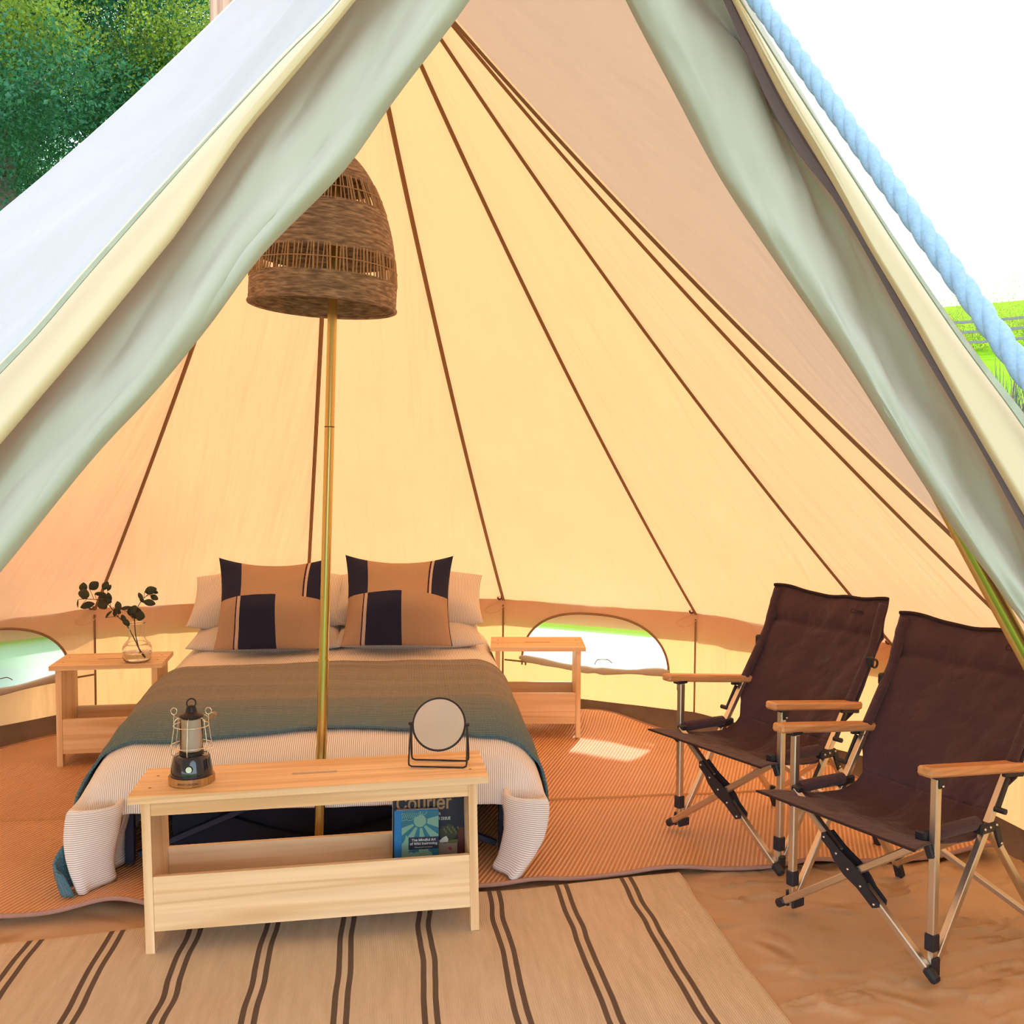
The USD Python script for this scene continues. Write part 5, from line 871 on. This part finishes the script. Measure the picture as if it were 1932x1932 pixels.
def foliage(parent, name, protos, pts, dirs, scales, m, label=None):
    pi = UsdGeom.PointInstancer.Define(stage, numbered(str(parent.GetPath()) + '/' + name)); path = str(pi.GetPath()); rel = pi.CreatePrototypesRel()
    for i, pm in enumerate(protos):
        usdkit.mesh(stage, f'{path}/spray_{i:03d}', pm, m); rel.AddTarget(f'{path}/spray_{i:03d}')
    r = np.random.default_rng(len(pts)); q = []
    for d in dirs:
        yaw, pitch = math.atan2(d[1], d[0]), math.asin(np.clip(d[2] / (np.linalg.norm(d) + 1e-9), -1, 1)); rot = Gf.Rotation(Gf.Vec3d(1, 0, 0), r.uniform(0, 360)) * Gf.Rotation(Gf.Vec3d(0, 1, 0), -math.degrees(pitch)) * Gf.Rotation(Gf.Vec3d(0, 0, 1), math.degrees(yaw)); q.append(Gf.Quath(rot.GetQuat()))
    pi.CreatePositionsAttr(Vt.Vec3fArray.FromNumpy(np.asarray(pts, np.float32))); pi.CreateOrientationsAttr(Vt.QuathArray(q)); pi.CreateScalesAttr(Vt.Vec3fArray.FromNumpy(np.repeat(np.asarray(scales, np.float32)[:, None], 3, 1)))
    pi.CreateProtoIndicesAttr(Vt.IntArray.FromNumpy(r.integers(0, len(protos), len(pts)).astype(np.int32))); return tag(pi.GetPrim(), label, kind='stuff')
PROT = [cluster(i, 64, 0.26, 0.038, 1.9) for i in range(6)]
def tree(label, at, H, R, n, seed, bright=0.12, squash=1.0):
    r = np.random.default_rng(seed); z0 = float(ground(np.array(at[0]), np.array(at[1]))); t = thing('tree', label, 'tree', loc=(at[0], at[1], z0))
    obj('trunk', tube(spline([(0, 0, -0.1), (0.05, 0.02, H * 0.2), (-0.05, 0.05, H * 0.5), (0.05, 0, H * 0.85)], 20), np.linspace(0.16, 0.04, 20), 10), BARK, t, smooth=True)
    pts, dirs, own = [], [], []; nb = 70
    for i in range(nb):
        h = r.uniform(0.03, 0.95) * H; a = r.uniform(0, 2 * PI); L = R * (0.75 + 0.35 * r.random()) * math.sqrt(max(0.12, 1 - ((h / H - 0.45) / 0.62) ** 2)); up = r.uniform(0.0, 0.35)
        e = np.array([math.cos(a) * L, math.sin(a) * L * squash, h + up * L]); m_ = np.array([0, 0, h]) * 0.45 + e * 0.55 + r.normal(size=3) * 0.12; C = spline([(0, 0, h), m_, e], 16)
        if i % 2 == 0: obj('branch', tube(C, np.linspace(0.022, 0.004, 16), 6), BARK, t, smooth=True)
        for j in range(n // nb):
            k = r.beta(2.4, 1.1); p = C[int(k * 15)] + r.normal(size=3) * np.array([0.30, 0.30, 0.20]) * R * 0.30; pts.append(p); dirs.append((e - np.array([0, 0, h])) / L + r.normal(size=3) * 0.45 + [0, 0, 0.15]); own.append((i, k))
    pts, dirs = np.array(pts), np.array(dirs); bi = r.random(nb) < bright; b = np.array([bi[q[0]] and q[1] > 0.62 for q in own]) | (r.random(len(pts)) < 0.02)
    foliage(t, 'foliage', PROT, pts[~b], dirs[~b], r.uniform(0.75, 1.25, (~b).sum()), LF_A)
    foliage(t, 'young_foliage', PROT[:3], pts[b] * [1.06, 1.06, 1.02], dirs[b], r.uniform(0.7, 1.1, b.sum()), LF_B, 'yellow green leaves tinted as sunlit highlights')  # sun highlights on the outer sprays put into a brighter leaf colour
tree('dense dark green tree behind the white canopy, with yellow green sprays tinted as sunlit highlights', (-4.7, 9.4), 9.2, 2.6, 8500, 21, 0.33)
tree('darker green tree further back, top left beyond the highlight tinted sprays', (-2.6, 11.8), 9.6, 2.9, 6000, 22, 0.04)
tree('leafy green tree at the left edge of the picture behind the canopy', (-7.4, 11.0), 9.9, 3.0, 5000, 23, 0.10)
tree('tall dark tree furthest back, seen in the gaps between the nearer trees', (-7.6, 16.0), 14.5, 5.4, 7000, 24, 0.0)
post = thing('gate_post', 'pale timber post rising behind the white canopy, top left', 'post', loc=(-1.92, 6.75, -0.03))
WEATH = wood('weathered_pine', (0.42, 0.26, 0.18), (0.30, 0.17, 0.11), 'z', 1.0, 0.8)
obj('shaft', cbox((0.16, 0.16, 5.2), (0, 0, 2.6), 0.03), WEATH, post); obj('cap_board', cbox((0.20, 0.20, 0.05), (0, 0, 5.22), 0.01), WEATH, post)

FW = mat('fence_wood', (0.13, 0.125, 0.12), 0.9, color2=(0.18, 0.175, 0.16), nscale=12)
fence = thing('field_fence', 'grey post and rail fence at the top of the meadow, right', 'fence', loc=(13.8, 31.0, 0))
for i in range(9):
    x = -5.0 + i * 1.6; y = 1.2 - 0.09 * i; z = float(ground(np.array(13.8 + x), np.array(31.0 + y))); obj('fence_post', cbox((0.10, 0.10, 1.25), (x, y, z + 0.5), 0.01), FW, fence)
    if i < 8:
        x2, y2 = x + 1.6, y - 0.09; z2_ = float(ground(np.array(13.8 + x2), np.array(31.0 + y2)))
        for h in (0.35, 0.68, 1.0): obj('rail', bar((x, y - 0.06, z + h), (x2, y2 - 0.06, z2_ + h), 0.03, 0.09, 0.005), FW, fence)
hr = np.random.default_rng(33); hedge = thing('field_hedge', 'feathery bright green hedge behind the field fence', 'hedge', loc=(14.5, 33.0, 0))
hp = np.array([(x, y, float(ground(np.array(14.5 + x), np.array(33.0 + y))) + z) for x, y, z in zip(hr.uniform(-6, 9, 900), hr.uniform(-0.6, 1.2, 900), hr.beta(1.2, 2.2, 900) * 2.1)])
foliage(hedge, 'foliage', PROT, hp, np.tile([[0.1, 0, 1.0]], (900, 1)) + hr.normal(size=(900, 3)) * 0.3, hr.uniform(1.0, 1.8, 900), LF_B)
wd = thing('weed_clump', 'tangled clump of grey green weeds and dead stalks by the guy rope', 'weeds', loc=(3.55, 7.05, 0))
wz = float(ground(np.array(3.55), np.array(7.05))); wr_ = np.random.default_rng(44); ms, ds = [], []
for i in range(1100):
    b_ = np.array([wr_.normal() * 0.42, wr_.normal() * 0.35, wz - 0.02]); t_ = b_ + np.array([wr_.normal() * 0.30, wr_.normal() * 0.25, wr_.uniform(1.35, 2.25)]); s = np.cross(t_ - b_, wr_.normal(size=3)); s /= np.linalg.norm(s); w_ = wr_.uniform(0.012, 0.034); mm = (b_ + t_) / 2 + wr_.normal(size=3) * 0.06
    V = np.array([b_ - s * w_ * 0.5, b_ + s * w_ * 0.5, mm + s * w_, mm - s * w_, t_]); F = np.array([(0, 1, 2), (0, 2, 3), (3, 2, 4)]); (ms if i % 3 else ds).append(trimesh.Trimesh(V, F, process=False))
obj('blade_leaves', cat(*ms), leaf_mat('weed_leaf', (0.03, 0.075, 0.04), (0.13, 0.20, 0.11), (0.08, 0.14, 0.06)), wd, kind='stuff'); obj('dead_stalks', cat(*ds), mat('dead_stalk', (0.07, 0.05, 0.045), 0.9, color2=(0.20, 0.15, 0.12), nscale=8), wd, kind='stuff')
